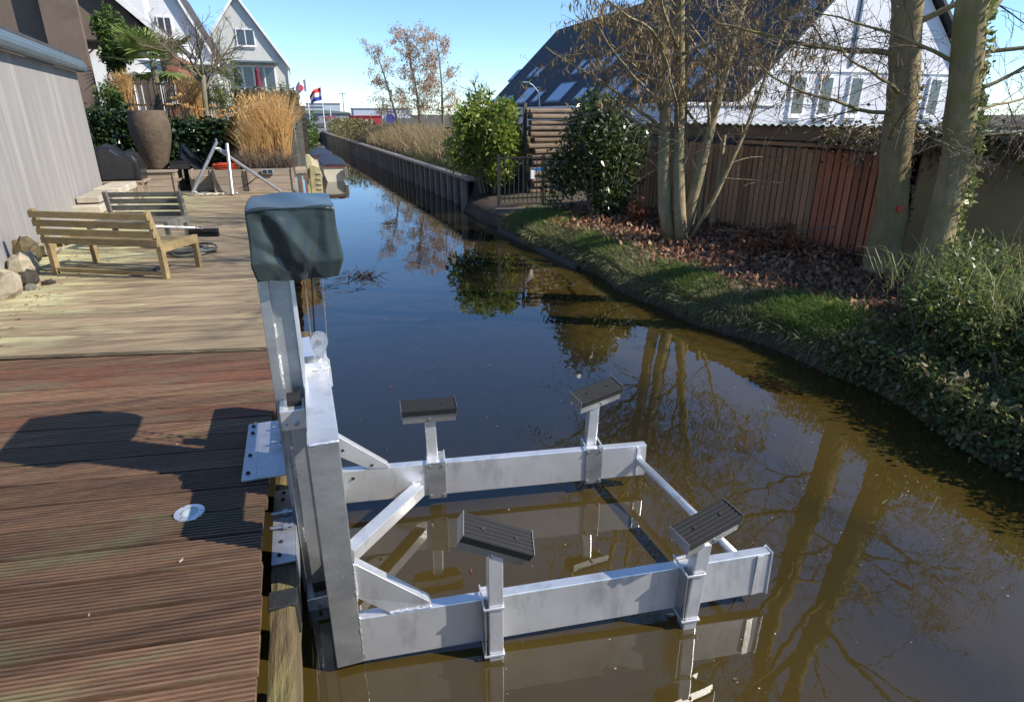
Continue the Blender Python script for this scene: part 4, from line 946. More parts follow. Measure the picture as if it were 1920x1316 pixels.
# canal end: bridge, fence, flags, halls
CONC = pm('concrete', (.33, .32, .30), (.25, .245, .23), sc=(3, 3, 3), rough=.9, bump=.3)
t = thing('footbridge', 'low footbridge with dark railing at the far end of the canal', 'bridge', (1.5, 60, 0))
m = MB(); m.box(-1.5, 3.4, 60, 62, .75, .98); m.build('span', CONC, t); m = MB(); m.box(-1.5, .6, 60.2, 61.8, -.5, .749); m.build('abutment', CONC, t); m = MB(); m.box(2.7, 3.4, 60.2, 61.8, -.5, .749); m.build('abutment', CONC, t)
for k in range(16): m = MB(); m.box(-1.4 + .31 * k, -1.36 + .31 * k, 60.05, 60.09, .98, 1.9); m.build('railing_post', ZINC, t)
for z in (1.4, 1.9): m = MB(); m.box(-1.45, 3.35, 60.02, 60.1, z + .001, z + .05); m.build('railing', ZINC, t)
def flag(name, label, x, y, h, stripes, zf, w, ln):
    t = thing(name, label, 'flag', (x, y, .8), 'flags on white poles by the footbridge')
    m = MB(); m.tube([(x, y, .8), (x, y, h)], [.05, .03], 8); m.build('pole', WHITEP, t)
    n = 12; bands = len(stripes)
    for bi, mat in enumerate(stripes):
        V = []
        for k in range(n + 1):
            u = k / n
            for e in (0, 1):
                v = (bi + e) / bands; xx = x - .04 - ln * u * .75 + .0 * v; zz = h - .12 - w * v - ln * u * u * .55 * (1 - .25 * v) - .05 * math.sin(u * 7)
                V.append((xx, y + .12 * math.sin(u * 8 + v), zz))
        F = [(2 * k, 2 * k + 1, 2 * k + 3, 2 * k + 2) for k in range(n)]
        m = MB(); m.add(V, F); m.build('stripe', mat, t, smooth=True, fixn=False)
RED = pm('red_cloth', (.55, .03, .03), rough=.8); WHT = pm('white_cloth', (.8, .8, .8), rough=.8); BLU = pm('blue_cloth', (.02, .05, .30), rough=.8)
flag('flag', 'white flag with pink-red emblem on the left flagpole', 1.55, 60.5, 5.15, [WHT], 4, .95, 1.15)
m = MB(); m.tube([(1.06, 60.35, 4.33), (1.06, 60.37, 4.33)], .26, 9); o = m.build('emblem', pm('pink_print', (.55, .08, .13), rough=.8), bpy.data.objects['flag'])
flag('flag', 'red, white and blue striped flag on the right flagpole', 2.85, 62.5, 4.6, [RED, WHT, BLU], 4, 1.05, 1.35)
m = MB(); m.tube([(3.55, 64, .8), (3.55, 64, 2.9)], [.05, .035], 8); m.build('short_post', WHITEP, None, label='short white post right of the striped flag', cat='post')
HALL = pm('grey_cladding', (.28, .29, .31), (.22, .23, .25), sc=(1, 1, .2), rough=.7); REDB = pm('red_panel', (.38, .025, .03), (.30, .02, .025), rough=.6)
t = thing('grey_hall', 'low grey industrial hall beyond the footbridge', 'building', (4, 90, .8))
m = MB(); m.box(-6, 7.6, 90, 104, .8, 2.3); m.build('wall', HALL, t); m = MB(); m.prism([(-6.2, 89.8, 2.301), (7.8, 89.8, 2.301), (7.2, 89.8, 2.5), (4.0, 89.8, 2.75), (-5.5, 89.8, 2.6)], (0, 14, 0)); m.build('roof', pm('green_grey_roof', (.16, .20, .18), rough=.8), t)
m = MB(); m.box(4.3, 5.6, 89.9, 89.99, 1.0, 1.95); m.build('red_door', REDB, t)
for k in range(5): m = MB(); m.box(-.8 + .9 * k, -.2 + .9 * k, 89.93, 89.99, 1.5, 2.0); m.build('window', GLASS, t)
t = thing('red_container', 'red container with white sign beyond the canal end', 'container', (8, 80, .8))
m = MB(); m.box(6.8, 10.3, 80, 84, .8, 1.98); m.build('body', REDB, t); m = MB(); m.box(8.35, 9.2, 79.95, 79.995, 1.2, 1.62); m.build('sign', WHITEP, t); m = MB(); m.box(6.7, 10.4, 79.9, 84.1, 1.981, 2.08); m.build('roof', REDB, t)
m = MB(); m.box(8.45, 8.62, 79.93, 79.949, 1.3, 1.52); m.box(8.70, 9.1, 79.93, 79.949, 1.34, 1.48); m.build('sign_print', REDB, t, kind='stuff')
def lamp(label, x, y, h, dbl=False):
    t = thing('street_lamp', label, 'street lamp', (x, y, .8), 'street lamps beyond the canal end'); m = MB(); m.tube([(x, y, .8), (x, y, h)], [.09, .05], 8); m.build('mast', ZINC, t)
    m = MB(); m.box(x - .5, x + .5, y - .12, y + .12, h, h + .12); m.build('lamp_head', GALV, t)
lamp('tall street lamp above the red container', 7.5, 100, 5.0); lamp('lower distant street lamp left of the tall one', 4.2, 130, 5.2); lamp('wide low street lamp above the red container roof', 14.0, 105, 3.6)
t = thing('parked_car', 'pale parked car half hidden behind the far hedge', 'car', (5, 72, .8))
m = MB(); m.prism([(3.2, 72, 1.0), (6.6, 72, 1.0), (6.6, 72, 1.35), (6.2, 72, 1.45), (5.6, 72, 1.85), (4.3, 72, 1.88), (3.6, 72, 1.5), (3.2, 72, 1.4)], (0, 1.6, 0)); m.build('body', GALV, t, bevel=.05)
m = MB(); m.prism([(4.0, 71.98, 1.50), (5.7, 71.98, 1.50), (5.45, 71.98, 1.78), (4.4, 71.98, 1.80)], (0, .015, 0)); m.build('window', GLASS, t)
for x in (3.9, 5.9): m = MB(); m.tube([(x, 71.95, 1.0), (x, 72.2, 1.0)], .28, 16); m.build('wheel', RUBBER, t)
t = thing('no_stopping_sign', 'round blue sign on a thin post behind the canal bank', 'sign', (6.5, 45, 1.1))
m = MB(); m.tube([(6.45, 45, 1.1), (6.45, 45, 3.9)], .025, 6); m.build('post', ZINC, t)
BSIGN = pm('blue_sign', (.05, .06, .30), rough=.5)
m = MB(); m.tube([(6.4, 44.95, 1.95), (6.4, 44.93, 1.95)], .30, 24); m.build('disc', BSIGN, t); m = MB(); m.box(6.15, 6.75, 44.93, 44.96, 2.33, 2.42); m.build('arrow_plate', BSIGN, t); m = MB(); m.tube([(6.55, 44.95, 3.2), (6.55, 44.95, 3.75)], .09, 6); m.build('lamp', ZINC, t)
t = thing('far_hedge', 'clipped green-brown hedge on the far right bank', 'hedge', (4.2, 56, .8)); g = np.random.default_rng(60)
P = np.stack([g.uniform(2.9, 4.8, 4500), g.uniform(38, 60, 4500), g.uniform(.7, 1.85, 4500)], 1); leaves('foliage', P, .22, .3, lm('hedge_leaf', [(.10, .11, .04), (.17, .15, .06), (.22, .19, .08)], .25), t, 61, bias=(0, 0, .6))
# horizon buildings
for k, (x, y, w, hh, d, lb) in enumerate([(-2, 240, 26, 4.6, 10, 'long pale flat-roofed building on the horizon left of the lamps'), (34, 260, 22, 4.2, 10, 'pale flat building on the horizon right of the lamps'), (14, 300, 14, 6.5, 10, 'taller pale block on the horizon behind the container')]):
    t = thing('distant_building', lb, 'building', (x, y, .8)); m = MB(); m.box(x - w / 2, x + w / 2, y, y + d, .8, hh); m.build('wall', pm('far_wall_%d' % k, (.42, .47, .53), (.38, .43, .5), rough=.9), t); m = MB(); m.box(x - w / 2 - .3, x + w / 2 + .3, y - .3, y + d, hh + .01, hh + .35); m.build('roof', HALL, t)

# revetment on the left beyond the planters
m = MB(); m.box(-.34, -.22, 15.3, 60, -.6, .66); m.build('quay_boards', GWOOD, None, label='dark timber quay along the left bank behind the boats', cat='quay')
# covered boat at the quay
HULLY = pm('cream_hull', (.50, .42, .22), (.40, .33, .17), sc=(3, 3, 3), rough=.6, bump=.15, c3=(.30, .27, .15), c3sc=4)
t = thing('covered_boat', 'narrow boat under a tight beige cover moored beside the planter', 'boat', (.42, 18.6, 0))
secs = []
for k in range(11):
    u = k / 10; y_ = 18.6 + 4.2 * u; xr_ = .62 - .22 * max(0, u - .35) ** 1.4 * 1.6; xl_ = .20 + .02 * u; zt = .86 + .12 * u
    secs.append([(xl_, y_, -.15), (xl_ + .30 * (xr_ - xl_), y_, -.17), (xl_ + .66 * (xr_ - xl_), y_, -.15), (xr_, y_, .10), (xr_, y_, zt - .20), (xl_ + .90 * (xr_ - xl_), y_, zt - .04), (xl_ + .5 * (xr_ - xl_), y_, zt + .03), (xl_, y_, zt)])
m = MB(); q_ = 8
for s_ in secs: m.v += s_
for k in range(10):
    for j in range(q_): m.f.append((k * q_ + j, (k + 1) * q_ + j, (k + 1) * q_ + (j + 1) % q_, k * q_ + (j + 1) % q_))
m.f.append(tuple(range(q_))); m.f.append(tuple(10 * q_ + j for j in range(q_ - 1, -1, -1))); m.build('hull', HULLY, t, bevel=.012)
for z in (.22, .36, .50, .64): m = MB(); m.box(.48, .60, 18.575, 18.598, z, z + .035); m.build('cover_batten', HULLY, t, bevel=.006)
m = MB(); m.tube([(.36, 18.58, .84), (.352, 18.57, .5), (.352, 18.57, -.05)], .006, 5); m.build('cover_seam', HULLY, t)
m = MB(); m.tube([(.30, 18.58, .80), (.285, 18.565, .60), (.30, 18.57, .42), (.315, 18.565, .58), (.305, 18.58, .80)], .010, 5); m.build('rope', DARKWOOD, t)
# motor boats moored on the left
HULL = pm('cream_boat_hull', (.62, .57, .46), (.52, .47, .37), sc=(3, 3, 3), rough=.35); RUBR = pm('red_rub_rail', (.20, .06, .05), rough=.5); NAVY = pm('navy_boat_cover', (.025, .03, .05), (.015, .018, .03), rough=.6)
def boat(label, x, y, L_, w, h, cov):
    t = thing('moored_boat', label, 'boat', (x, y, 0), 'small boats moored on the left bank')
    m = MB(); n = 12
    for k in range(n + 1):
        u = k / n; bw = w / 2 * (.86 + .14 * math.sin(u * 2)) * (1 - max(0, u - .55) ** 1.7 * 2.2); bw = max(.03, bw); zz = h * (1 + .25 * u * u)
        yy = y + L_ * u; m.v += [(x - bw, yy, zz), (x - bw * .96, yy, zz * .5), (x - bw * .66, yy, -.10), (x, yy, -.18), (x + bw * .66, yy, -.10), (x + bw * .96, yy, zz * .5), (x + bw, yy, zz)]
    for k in range(n):
        for j in range(6): m.f.append((k * 7 + j, (k + 1) * 7 + j, (k + 1) * 7 + j + 1, k * 7 + j + 1))
    m.f.append(tuple(range(7))); m.f.append(tuple(n * 7 + j for j in range(7))); m.build('hull', HULL, t, bevel=.01)
    for s_ in (-1, 1):
        P = []
        for k in range(n + 1):
            u = k / n; bw = max(.03, w / 2 * (.86 + .14 * math.sin(u * 2)) * (1 - max(0, u - .55) ** 1.7 * 2.2)); P.append((x + s_ * bw, y + L_ * u, h * (1 + .25 * u * u)))
        m = MB(); m.tube(P, .016, 6); m.build('rub_rail', RUBR, t)
    m = MB(); m.box(x - w * .43, x + w * .43, y - .045, y - .001, h - .03, h + .01); m.build('transom_rail', RUBR, t)
    m = MB(); 
    for k in range(9):
        u = k / 8; bw = max(.05, w / 2 * (.84 + .12 * math.sin(u * 2)) * (1 - max(0, u - .55) ** 1.7 * 2.1)); zz = h * (1 + .25 * u * u) + .035
        m.v += [(x - bw, y + L_ * u, zz), (x - bw * .3, y + L_ * u, zz + cov), (x + bw * .3, y + L_ * u, zz + cov), (x + bw, y + L_ * u, zz)]
    for k in range(8):
        for j in range(3): m.f.append((k * 4 + j, (k + 1) * 4 + j, (k + 1) * 4 + j + 1, k * 4 + j + 1))
    m.f.append((0, 1, 2, 3)); m.build('boat_cover', NAVY, t, smooth=True)
    m = MB(); m.box(x + w * .30, x + w * .44, y - .16, y - .046, .12, h * .9); m.build('outboard_motor', GWOOD, t, bevel=.02)
    return t
boat('nearest moored boat with cream hull and navy cover', 1.24, 23.0, 4.3, .92, .52, .03)
boat('second moored boat with a dark cover behind the cream one', 1.10, 28.6, 4.5, 1.0, .50, .06)
# ------------------------------------------------------------------ right bank
FENCEW = pm('brown_fence_board', (0.47, 0.27, 0.14), (0.31, 0.17, 0.085), sc=(12, 12, 1.2), rough=.85, bump=.35, orand=.22)
FENCER = pm('red_brown_fence_board', (0.50, 0.18, 0.085), (0.33, 0.11, 0.055), sc=(12, 12, 1.2), rough=.8, bump=.35, orand=.2)
OLIVEW = pm('olive_brown_render', (0.33, 0.25, 0.125), (0.24, 0.18, 0.09), sc=(1.2, 1.2, 1), rough=.9, bump=.2, c3=(.21, .165, .085), c3sc=.9, c3lo=.5, c3hi=.7)
FASCIA = pm('brown_fascia', (0.26, 0.165, 0.095), (0.18, 0.11, 0.065), sc=(3, 1, 8), rough=.8, bump=.3)
CORR = pm('grey_corrugated_sheet', (0.36, 0.40, 0.38), (0.27, 0.30, 0.29), sc=(3, 3, 3), rough=.7, c3=(.20, .22, .17), c3sc=1.5)
PILE = pm('pale_pile', (0.34, 0.30, 0.25), (0.20, 0.175, 0.145), sc=(6, 6, 2), rough=.9, bump=.4, orand=.2)
PANEL = pm('dark_pile_board', (0.085, 0.070, 0.065), (0.045, 0.038, 0.036), sc=(2, 5, 9), rough=.85, bump=.3, orand=.25)
SLATE = pm('dark_slate_roof', (0.042, 0.045, 0.052), (0.030, 0.032, 0.038), sc=(6, 6, 6), rough=.75, bump=.3, bsc=(1, 9, 12))
GABLE = pm('white_board_gable', (0.66, 0.67, 0.71), (0.57, 0.58, 0.62), sc=(11, 11, .3), rough=.6)
LEAFL = lm('fallen_leaf', [(0.16, 0.060, 0.032), (0.26, 0.105, 0.050), (0.33, 0.165, 0.085), (0.11, 0.042, 0.025), (0.40, 0.27, 0.17), (0.20, 0.075, 0.04)], .1, .7)
GRASS = lm('bank_grass', [(0.08, 0.17, 0.025), (0.14, 0.23, 0.04), (0.19, 0.24, 0.06), (0.09, 0.20, 0.025)], .3, .6)
GRASSD = lm('dull_bank_grass', [(0.22, 0.22, 0.09), (0.30, 0.27, 0.13), (0.13, 0.17, 0.05), (0.34, 0.30, 0.17)], .3, .7)
STRAW = lm('straw_grass', [(0.34, 0.26, 0.14), (0.24, 0.18, 0.10), (0.44, 0.34, 0.19), (0.17, 0.15, 0.07)], .3, .7)
LAUREL = lm('laurel_leaf', [(0.13, 0.20, 0.025), (0.22, 0.29, 0.04), (0.32, 0.35, 0.07), (0.08, 0.15, 0.02), (0.38, 0.37, 0.11)], .42, .4, .5)
RHODO = lm('rhododendron_leaf', [(0.025, 0.05, 0.015), (0.05, 0.085, 0.02), (0.09, 0.12, 0.03), (0.02, 0.04, 0.012)], .2, .35, .6)
SHRUBR = lm('evergreen_shrub_leaf', [(0.05, 0.095, 0.03), (0.10, 0.16, 0.045), (0.16, 0.21, 0.06), (0.27, 0.28, 0.08), (0.04, 0.07, 0.03), (0.30, 0.26, 0.12)], .42, .4, .5)
CATK = lm('catkin', [(0.30, 0.20, 0.08), (0.22, 0.14, 0.06), (0.36, 0.26, 0.11), (0.16, 0.10, 0.05)], .15, .8)
BROWNL = lm('brown_larch_leaf', [(0.55, 0.39, 0.24), (0.47, 0.31, 0.19), (0.64, 0.50, 0.34)], .4, .8)
ALDERB = pm('alder_bark', (0.40, 0.32, 0.18), (0.21, 0.165, 0.095), sc=(16, 16, 4), rough=.9, bump=.6, bsc=(30, 30, 10), c3=(.20, .19, .10), c3sc=4)
MOSSB = pm('mossy_bark', (0.35, 0.265, 0.125), (0.18, 0.135, 0.07), sc=(10, 10, 2.5), rough=.95, bump=.9, bsc=(26, 26, 7), c3=(.21, .17, .055), c3sc=2.2, c3lo=.48, c3hi=.62)
g = np.random.default_rng(100)

# sheet piling: posts, panels, cap
t = thing('sheet_piling', 'timber sheet piling with pale posts along the right bank', 'retaining wall', (3.4, 30, 0))
y_ = 14.85; k = 0
while y_ < 58:
    x = canal_right(y_); sp = .70
    m = MB(); m.box(x - .10, x + .02, y_ - .05, y_ + .05, -.6, .70); m.build('post', PILE, t)
    xn = canal_right(y_ + sp); xm = (x + xn) / 2
    for z0, z1 in ((-.6, .13), (.138, .40), (.408, .66)):
        m = MB(); m.box(xm - .02, xm + .03, y_ + .051, y_ + sp - .051, z0, z1); m.build('board', PANEL, t)
    y_ += sp; k += 1
m = MB(); m.prism([(3.86, 14.75, .702), (4.10, 14.75, .702), (4.10 - .03 * 43.5, 58.3, .702), (3.86 - .03 * 43.5, 58.3, .702)], (0, 0, .07)); m.build('cap_beam', PILE, t)
m = MB(); m.box(4.021, 4.30, 14.76, 14.84, -.6, .70); m.build('return_board', PANEL, t)
# dry grass slope behind the piling
n = 17000; yy = 15.2 + (g.uniform(0, 1, n) ** 1.3) * 24; off = .25 + g.uniform(0, 1, n) ** .8 * 2.6
xx = np.array([canal_right(q) for q in yy]) + off; zz = np.interp(off, [0, .3, .9, 1.8, 3], [.6, .7, .95, 1.15, 1.15])
blades('dry_bank_grass', np.stack([xx, yy, zz], 1), .62, .012, STRAW, None, 101, .55, (-.35, 0, 0), kind='stuff', label='rough straw-coloured grass on the slope behind the sheet piling', cat='grass')
n = 3000; yy = g.uniform(15, 24, n); off = g.uniform(.15, .8, n); xx = np.array([canal_right(q) for q in yy]) + off
blades('green_bank_grass', np.stack([xx, yy, np.interp(off, [0, .3, .9], [.6, .7, .95])], 1), .28, .01, GRASSD, None, 102, .5, (-.3, 0, 0), kind='stuff', label='short grass along the top of the sheet piling', cat='grass')
# wooden gate posts at the end of the slope
for k, (x, y_, h, lb) in enumerate([(4.75, 18.6, 1.95, 'left wooden post at the end of the straw bank'), (5.0, 18.3, 1.85, 'middle wooden post at the end of the straw bank'), (5.2, 18.0, 1.9, 'right wooden post at the end of the straw bank')]):
    m = MB(); m.box(x - .06, x + .06, y_ - .06, y_ + .06, .6, h); m.build('fence_post', FASCIA, None, label=lb, cat='post', group='wooden posts beyond the laurel bush', bevel=.005)
m = MB(); m.beam((4.6, 18.55, 1.2), (5.5, 17.95, 1.2), .04, .14); m.build('fence_rail', FASCIA, None, label='brown rail across the wooden posts at the straw bank', cat='rail')

# sparse brown-leaved trees on the bank
TO = TreeOpt(n=(26, 7, 4), ratio=(.235, .5, .5), ang=(72, 50, 45), up=(.02, .05, .03), wob=.06, maxl=3, split=0, start=.16, seg=.35, rr=.32, tip=.2, leafl=1)
for k, (x, y_, h, lb) in enumerate([(5.7, 37, 4.6, 'left thin brown-leaved tree on the far bank'), (6.6, 35, 5.3, 'tallest brown-leaved tree in the middle of three on the bank'), (7.6, 34, 5.0, 'right brown-leaved tree on the bank, nearest the laurel')]):
    t = thing('bank_tree', lb, 'tree', (x, y_, 1.05), 'brown-leaved trees on the far bank'); tr, cr, tips = MB(), MB(), []; q = random.Random(200 + k)
    grow(tr, cr, (x, y_, 1.05), (0, 0, 1), h, .085, 0, q, TO, tips); tr.build('trunk', BARK, t, smooth=True); cr.build('branches', TWIG, t, fixn=False)
    P = np.array([tuple(p) for p in tips]); P = P[P[:, 2] > 2.0]; P = P[g.uniform(0, 1, len(P)) < (.4 if k == 0 else .8)] + g.normal(size=(1, 3)) * 0
    P = P + g.normal(size=P.shape) * .05; P = np.concatenate([P, P + g.normal(size=P.shape) * .1]); leaves('crown', P, .12, .34, BROWNL, t, 210 + k, bias=(0, 0, -1.6))
t = thing('distant_tree', 'pale bare tree far away left of the barn roof', 'tree', (22, 75, .8)); tr, cr, tips = MB(), MB(), []
grow(tr, cr, (21.5, 75, .8), (0, 0, 1), 5, .2, 0, random.Random(7), TreeOpt(n=(12, 6, 4), ratio=(.55, .5, .5), ang=(50, 45, 40), maxl=3, split=0, start=.3, seg=.6, leafl=9, wob=.1), tips); tr.build('trunk', TWIG, t); cr.build('crown', TWIG, t, fixn=False)
t = thing('distant_tree', 'small bare tree on the horizon above the red container', 'tree', (12, 95, .8)); tr, cr, tips = MB(), MB(), []
grow(tr, cr, (12.2, 95, .8), (0, 0, 1), 3.2, .14, 0, random.Random(9), TreeOpt(n=(10, 6, 4), ratio=(.45, .5, .5), ang=(40, 40, 40), maxl=3, split=0, start=.3, seg=.5, leafl=9, wob=.1), tips); tr.build('trunk', TWIG, t); cr.build('crown', TWIG, t, fixn=False)

# laurel bush and rhododendron
def bush(name, label, c, r, n, size, aspect, mat, seed, base, nstem=9, bias=(0, 0, .2), lumps=16, spread=.35, cat='bush', twigs=BARK):
    q = np.random.default_rng(seed); t = thing(name, label, cat, (c[0], c[1], base))
    P = blob_points(n, c, r, q, .45, lumps, seed); P = P[P[:, 2] > base + .05]; leaves('foliage', P, size, aspect, mat, t, seed + 1, bias=bias)
    rq = random.Random(seed); m = MB()
    for k in range(nstem):
        a = rq.uniform(0, 6.28); e = Vector((c[0] + r[0] * .6 * math.cos(a), c[1] + r[1] * .6 * math.sin(a), c[2] + r[2] * rq.uniform(-.2, .6))); b_ = Vector((c[0] + spread * r[0] * math.cos(a) * .6, c[1] + spread * r[1] * math.sin(a) * .6, base))
        m.tube([b_, b_.lerp(e, .5) + Vector((rq.uniform(-.08, .08), rq.uniform(-.08, .08), .05)), e], [.018, .013, .006], 5)
    m.build('stems', twigs, t, kind='stuff'); return t
bush('laurel_bush', 'sunlit yellow-green laurel bush at the end of the sheet piling', (4.30, 14.5, 1.68), (1.02, .75, 1.08), 8500, .14, .36, LAUREL, 301, .45, 12)
bush('rhododendron', 'dark rounded rhododendron bush in front of the log stack', (5.25, 10.5, 1.40), (1.12, .8, 1.18), 9500, .12, .34, RHODO, 311, .45, 14, bias=(0, 0, -.3), lumps=20)
# log stack
t = thing('log_stack', 'stack of cut round logs between the laurel and rhododendron', 'logs', (5.8, 14.2, .45)); q = random.Random(12)
LOG = pm('log_bark', (0.20, 0.14, 0.09), (0.10, 0.07, 0.045), sc=(2, 9, 9), rough=.9, bump=.6, orand=.3); LOGE = pm('log_end', (.46, .34, .20), (.34, .24, .13), sc=(14, 14, 14), rough=.85)
for row in range(15):
    z = .52 + row * .125
    for c_ in range(2):
        r_ = q.uniform(.05, .064); x0 = 5.12 + q.uniform(-.06, .06) + .06 * (row % 2); yb = 13.95 + c_ * .16 + q.uniform(-.02, .02) + .0; L_ = q.uniform(1.2, 1.6)
        m = MB(); m.tube([(x0, yb, z + q.uniform(-.01, .01)), (x0 + L_, yb + q.uniform(-.05, .05) + .25, z + q.uniform(-.02, .02))], [r_, r_ * .95], 9); l_ = m.build('log', LOG, t, smooth=False)
for x in (5.08, 6.6): m = MB(); m.box(x, x + .07, 14.22, 14.29, .45, 2.45); m.build('upright', GWOOD, t)
# metal gate in front
t = thing('metal_gate', 'black metal bar fence between laurel bush and rhododendron', 'fence', (4.5, 12.4, .45)); BLK = pm('black_metal', (.02, .022, .025), (.014, .015, .016), rough=.5)
for k in range(15): x = 3.92 + k * .10; m = MB(); m.box(x - .008, x + .008, 12.4, 12.416, .48, 1.38); m.build('bar', BLK, t)
for z in (.55, 1.36): m = MB(); m.box(3.88, 5.36, 12.417, 12.437, z, z + .03); m.build('rail', BLK, t)
for x in (3.86, 4.85): m = MB(); m.box(x, x + .045, 12.39, 12.44, .40, 1.45); m.build('post', BLK, t)
m = MB(); m.box(4.56, 4.64, 12.33, 12.385, .95, 1.12); m.build('white_mailbox', WHITEP, None, bevel=.006, label='small white box fixed to the black bar fence', cat='box')
m = MB(); m.beam((3.75, 12.2, .36), (4.9, 11.5, .42), .10, .09); m.build('edge_timber', GWOOD, None, label='grey timber lying on the bank before the bar fence', cat='timber')
m = MB(); m.beam((3.68, 11.8, .02), (3.85, 8.4, .02), .04, .12); m.build('bank_board', GWOOD, None, label='long weathered board edging the grass bank at the waterline', cat='board')
m = MB(); m.box(5.15, 5.35, 13.7, 13.72, .98, 1.06); m.build('blue_bag', pm('blue_plastic', (.02, .16, .42), rough=.4), None, label='scrap of blue plastic seen through the bar fence', cat='plastic')

# slatted fence
t = thing('board_fence', 'brown vertical board fence behind the multi-stem tree', 'fence', (6.8, 8.5, .45))
f0, f1 = Vector((6.99, 6.08, 0)), Vector((6.40, 11.6, 0)); n = 50; q = random.Random(31); df = (f1 - f0).normalized(); nf = Vector((df.y, -df.x, 0))
for k in range(n):
    p = f0.lerp(f1, k / n); e = f0.lerp(f1, (k + .80) / n); tz = 1.74 + q.uniform(-.015, .015) - .0; off = nf * -(q.uniform(0, .004))
    m = MB(); m.prism([p + off + Vector((0, 0, .42)), e + off + Vector((0, 0, .42)), e + off + Vector((0, 0, tz)) + df * q.uniform(-.006, .006), p + off + Vector((0, 0, tz))], nf * .02); m.build('board', FENCER if k < 9 else FENCEW, t)
for z in (.75, 1.45): m = MB(); m.beam(f0 + nf * .06 + Vector((0, 0, z)), f1 + nf * .06 + Vector((0, 0, z)), .05, .08); m.build('rail', FENCEW, t)
m = MB(); m.beam((6.97, 6.1, 1.80), (6.68, 8.6, 1.80), .05, .05); m.build('top_rail', FENCEW, t)
for p, h in (((6.52, 9.15), 2.0), ((6.42, 8.62), 1.9)):
    m = MB(); m.tube([(p[0] - .10, p[1] - .1, .42), (p[0], p[1], h)], [.05, .04], 7); m.build('fence_stake', ALDERB, None, label='grey leaning stake before the fence, %s of the tree stems' % ('left' if h > 1.95 else 'right'), cat='stake')
# open shed behind the fence
t = thing('open_shed', 'open shed with corrugated roof behind the brown fence', 'shed', (8, 8.5, .5))
m = MB(); n = 150; y0s, y1s = 5.6, 11.4
for k in range(n + 1):
    yy = y0s + (y1s - y0s) * k / n; w = .018 * math.sin(2 * math.pi * (yy / .15)); dx = -(yy - 6) * .10
    m.v += [(7.12 + dx, yy, 2.055 + w), (9.6 + dx, yy, 1.99 + w), (9.6 + dx, yy, 1.982 + w), (7.12 + dx, yy, 2.047 + w)]
for k in range(n):
    for j in range(4): m.f.append((k * 4 + j, (k + 1) * 4 + j, (k + 1) * 4 + (j + 1) % 4, k * 4 + (j + 1) % 4))
m.build('roof', CORR, t)
m = MB(); m.prism([(7.18 + .04, 5.65, 1.84), (7.26, 5.65, 1.84), (7.26 - .56, 11.35, 1.84), (7.22 - .56, 11.35, 1.84)], (0, 0, .185)); m.build('fascia', FASCIA, t)
m = MB(); m.box(9.1, 9.2, 5.7, 16.5, .5, 1.96); m.build('back_wall', DARKWOOD, t)
for yy in (5.8, 8.4, 11.0): m = MB(); m.box(7.30 - (yy - 6) * .1, 7.40 - (yy - 6) * .1, yy, yy + .1, .5, 1.84); m.build('post', FASCIA, t)
for k in range(4): m = MB(); m.box(7.55 - .1 * k, 7.75 - .1 * k, 6.9 + .55 * k, 7.2 + .55 * k, .5, 1.80 - .07 * (k % 2)); m.build('stored_board', GWOOD, t)
# olive shed wall right
t = thing('olive_shed', 'olive-brown rendered shed wall behind the two big trunks', 'shed', (7.6, 3.5, .5))
m = MB(); m.box(6.92, 9.5, 3.98, 5.55, .45, 1.955); m.build('wall', OLIVEW, t)
m = MB(); n = 60
for k in range(n + 1):
    yy = 3.92 + 1.75 * k / n; w = .016 * math.sin(2 * math.pi * yy / .15); m.v += [(6.80, yy, 2.02 + w), (9.7, yy, 1.99 + w), (9.7, yy, 1.982 + w), (6.80, yy, 2.012 + w)]
for k in range(n):
    for j in range(4): m.f.append((k * 4 + j, (k + 1) * 4 + j, (k + 1) * 4 + (j + 1) % 4, k * 4 + (j + 1) % 4))
m.build('roof', CORR, t)
# barn
t = thing('barn', 'huge barn with dark slate roof, skylights and white gable', 'barn', (18, 30, .6))
ex, ez, kx = 13.0, 2.72, .965; ytop = 7.48; rx = ex + (ytop - ez) / kx; yn, yf = 16.8, 43.2
def roofz(x): return ez + kx * (x - ex)
m = MB(); m.prism([(ex + .1, yn, .6), (2 * rx - ex - .1, yn, .6), (2 * rx - ex - .1, yn, ez - .05), (rx, yn, ytop - .15), (ex + .1, yn, ez - .05)], (0, yf - yn - .1, 0)); m.build('wall', GABLE, t)
rf = None
# roof slope facing the canal
m = MB(); m.prism([(ex - .15, yn - .25, roofz(ex - .15)), (ex - .15, yf + .2, roofz(ex - .15)), (rx, yf + .2, ytop), (rx, yn - .25, ytop)], (-.06, 0, .09)); rf = m.build('roof', SLATE, t)
m = MB(); m.prism([(2 * rx - ex + .15, yn - .25, roofz(ex - .15)), (2 * rx - ex + .15, yf, roofz(ex - .15)), (rx + .01, yf, ytop), (rx + .01, yn - .25, ytop)], (.06, 0, .09)); m.build('roof', SLATE, t)
for s_ in (1,):
    m = MB(); m.prism([(ex - .2, yn - .30, roofz(ex - .2) - .16), (rx, yn - .30, ytop - .16), (rx, yn - .30, ytop + .08), (ex - .2, yn - .30, roofz(ex - .2) + .08)], (0, .045, 0)); m.build('barge_board', WHITEP, t)
m = MB(); m.box(ex - .22, ex + .09, yn - .2, yf + .15, roofz(ex) - .26, roofz(ex) - .15); m.build('gutter', WHITEP, t)
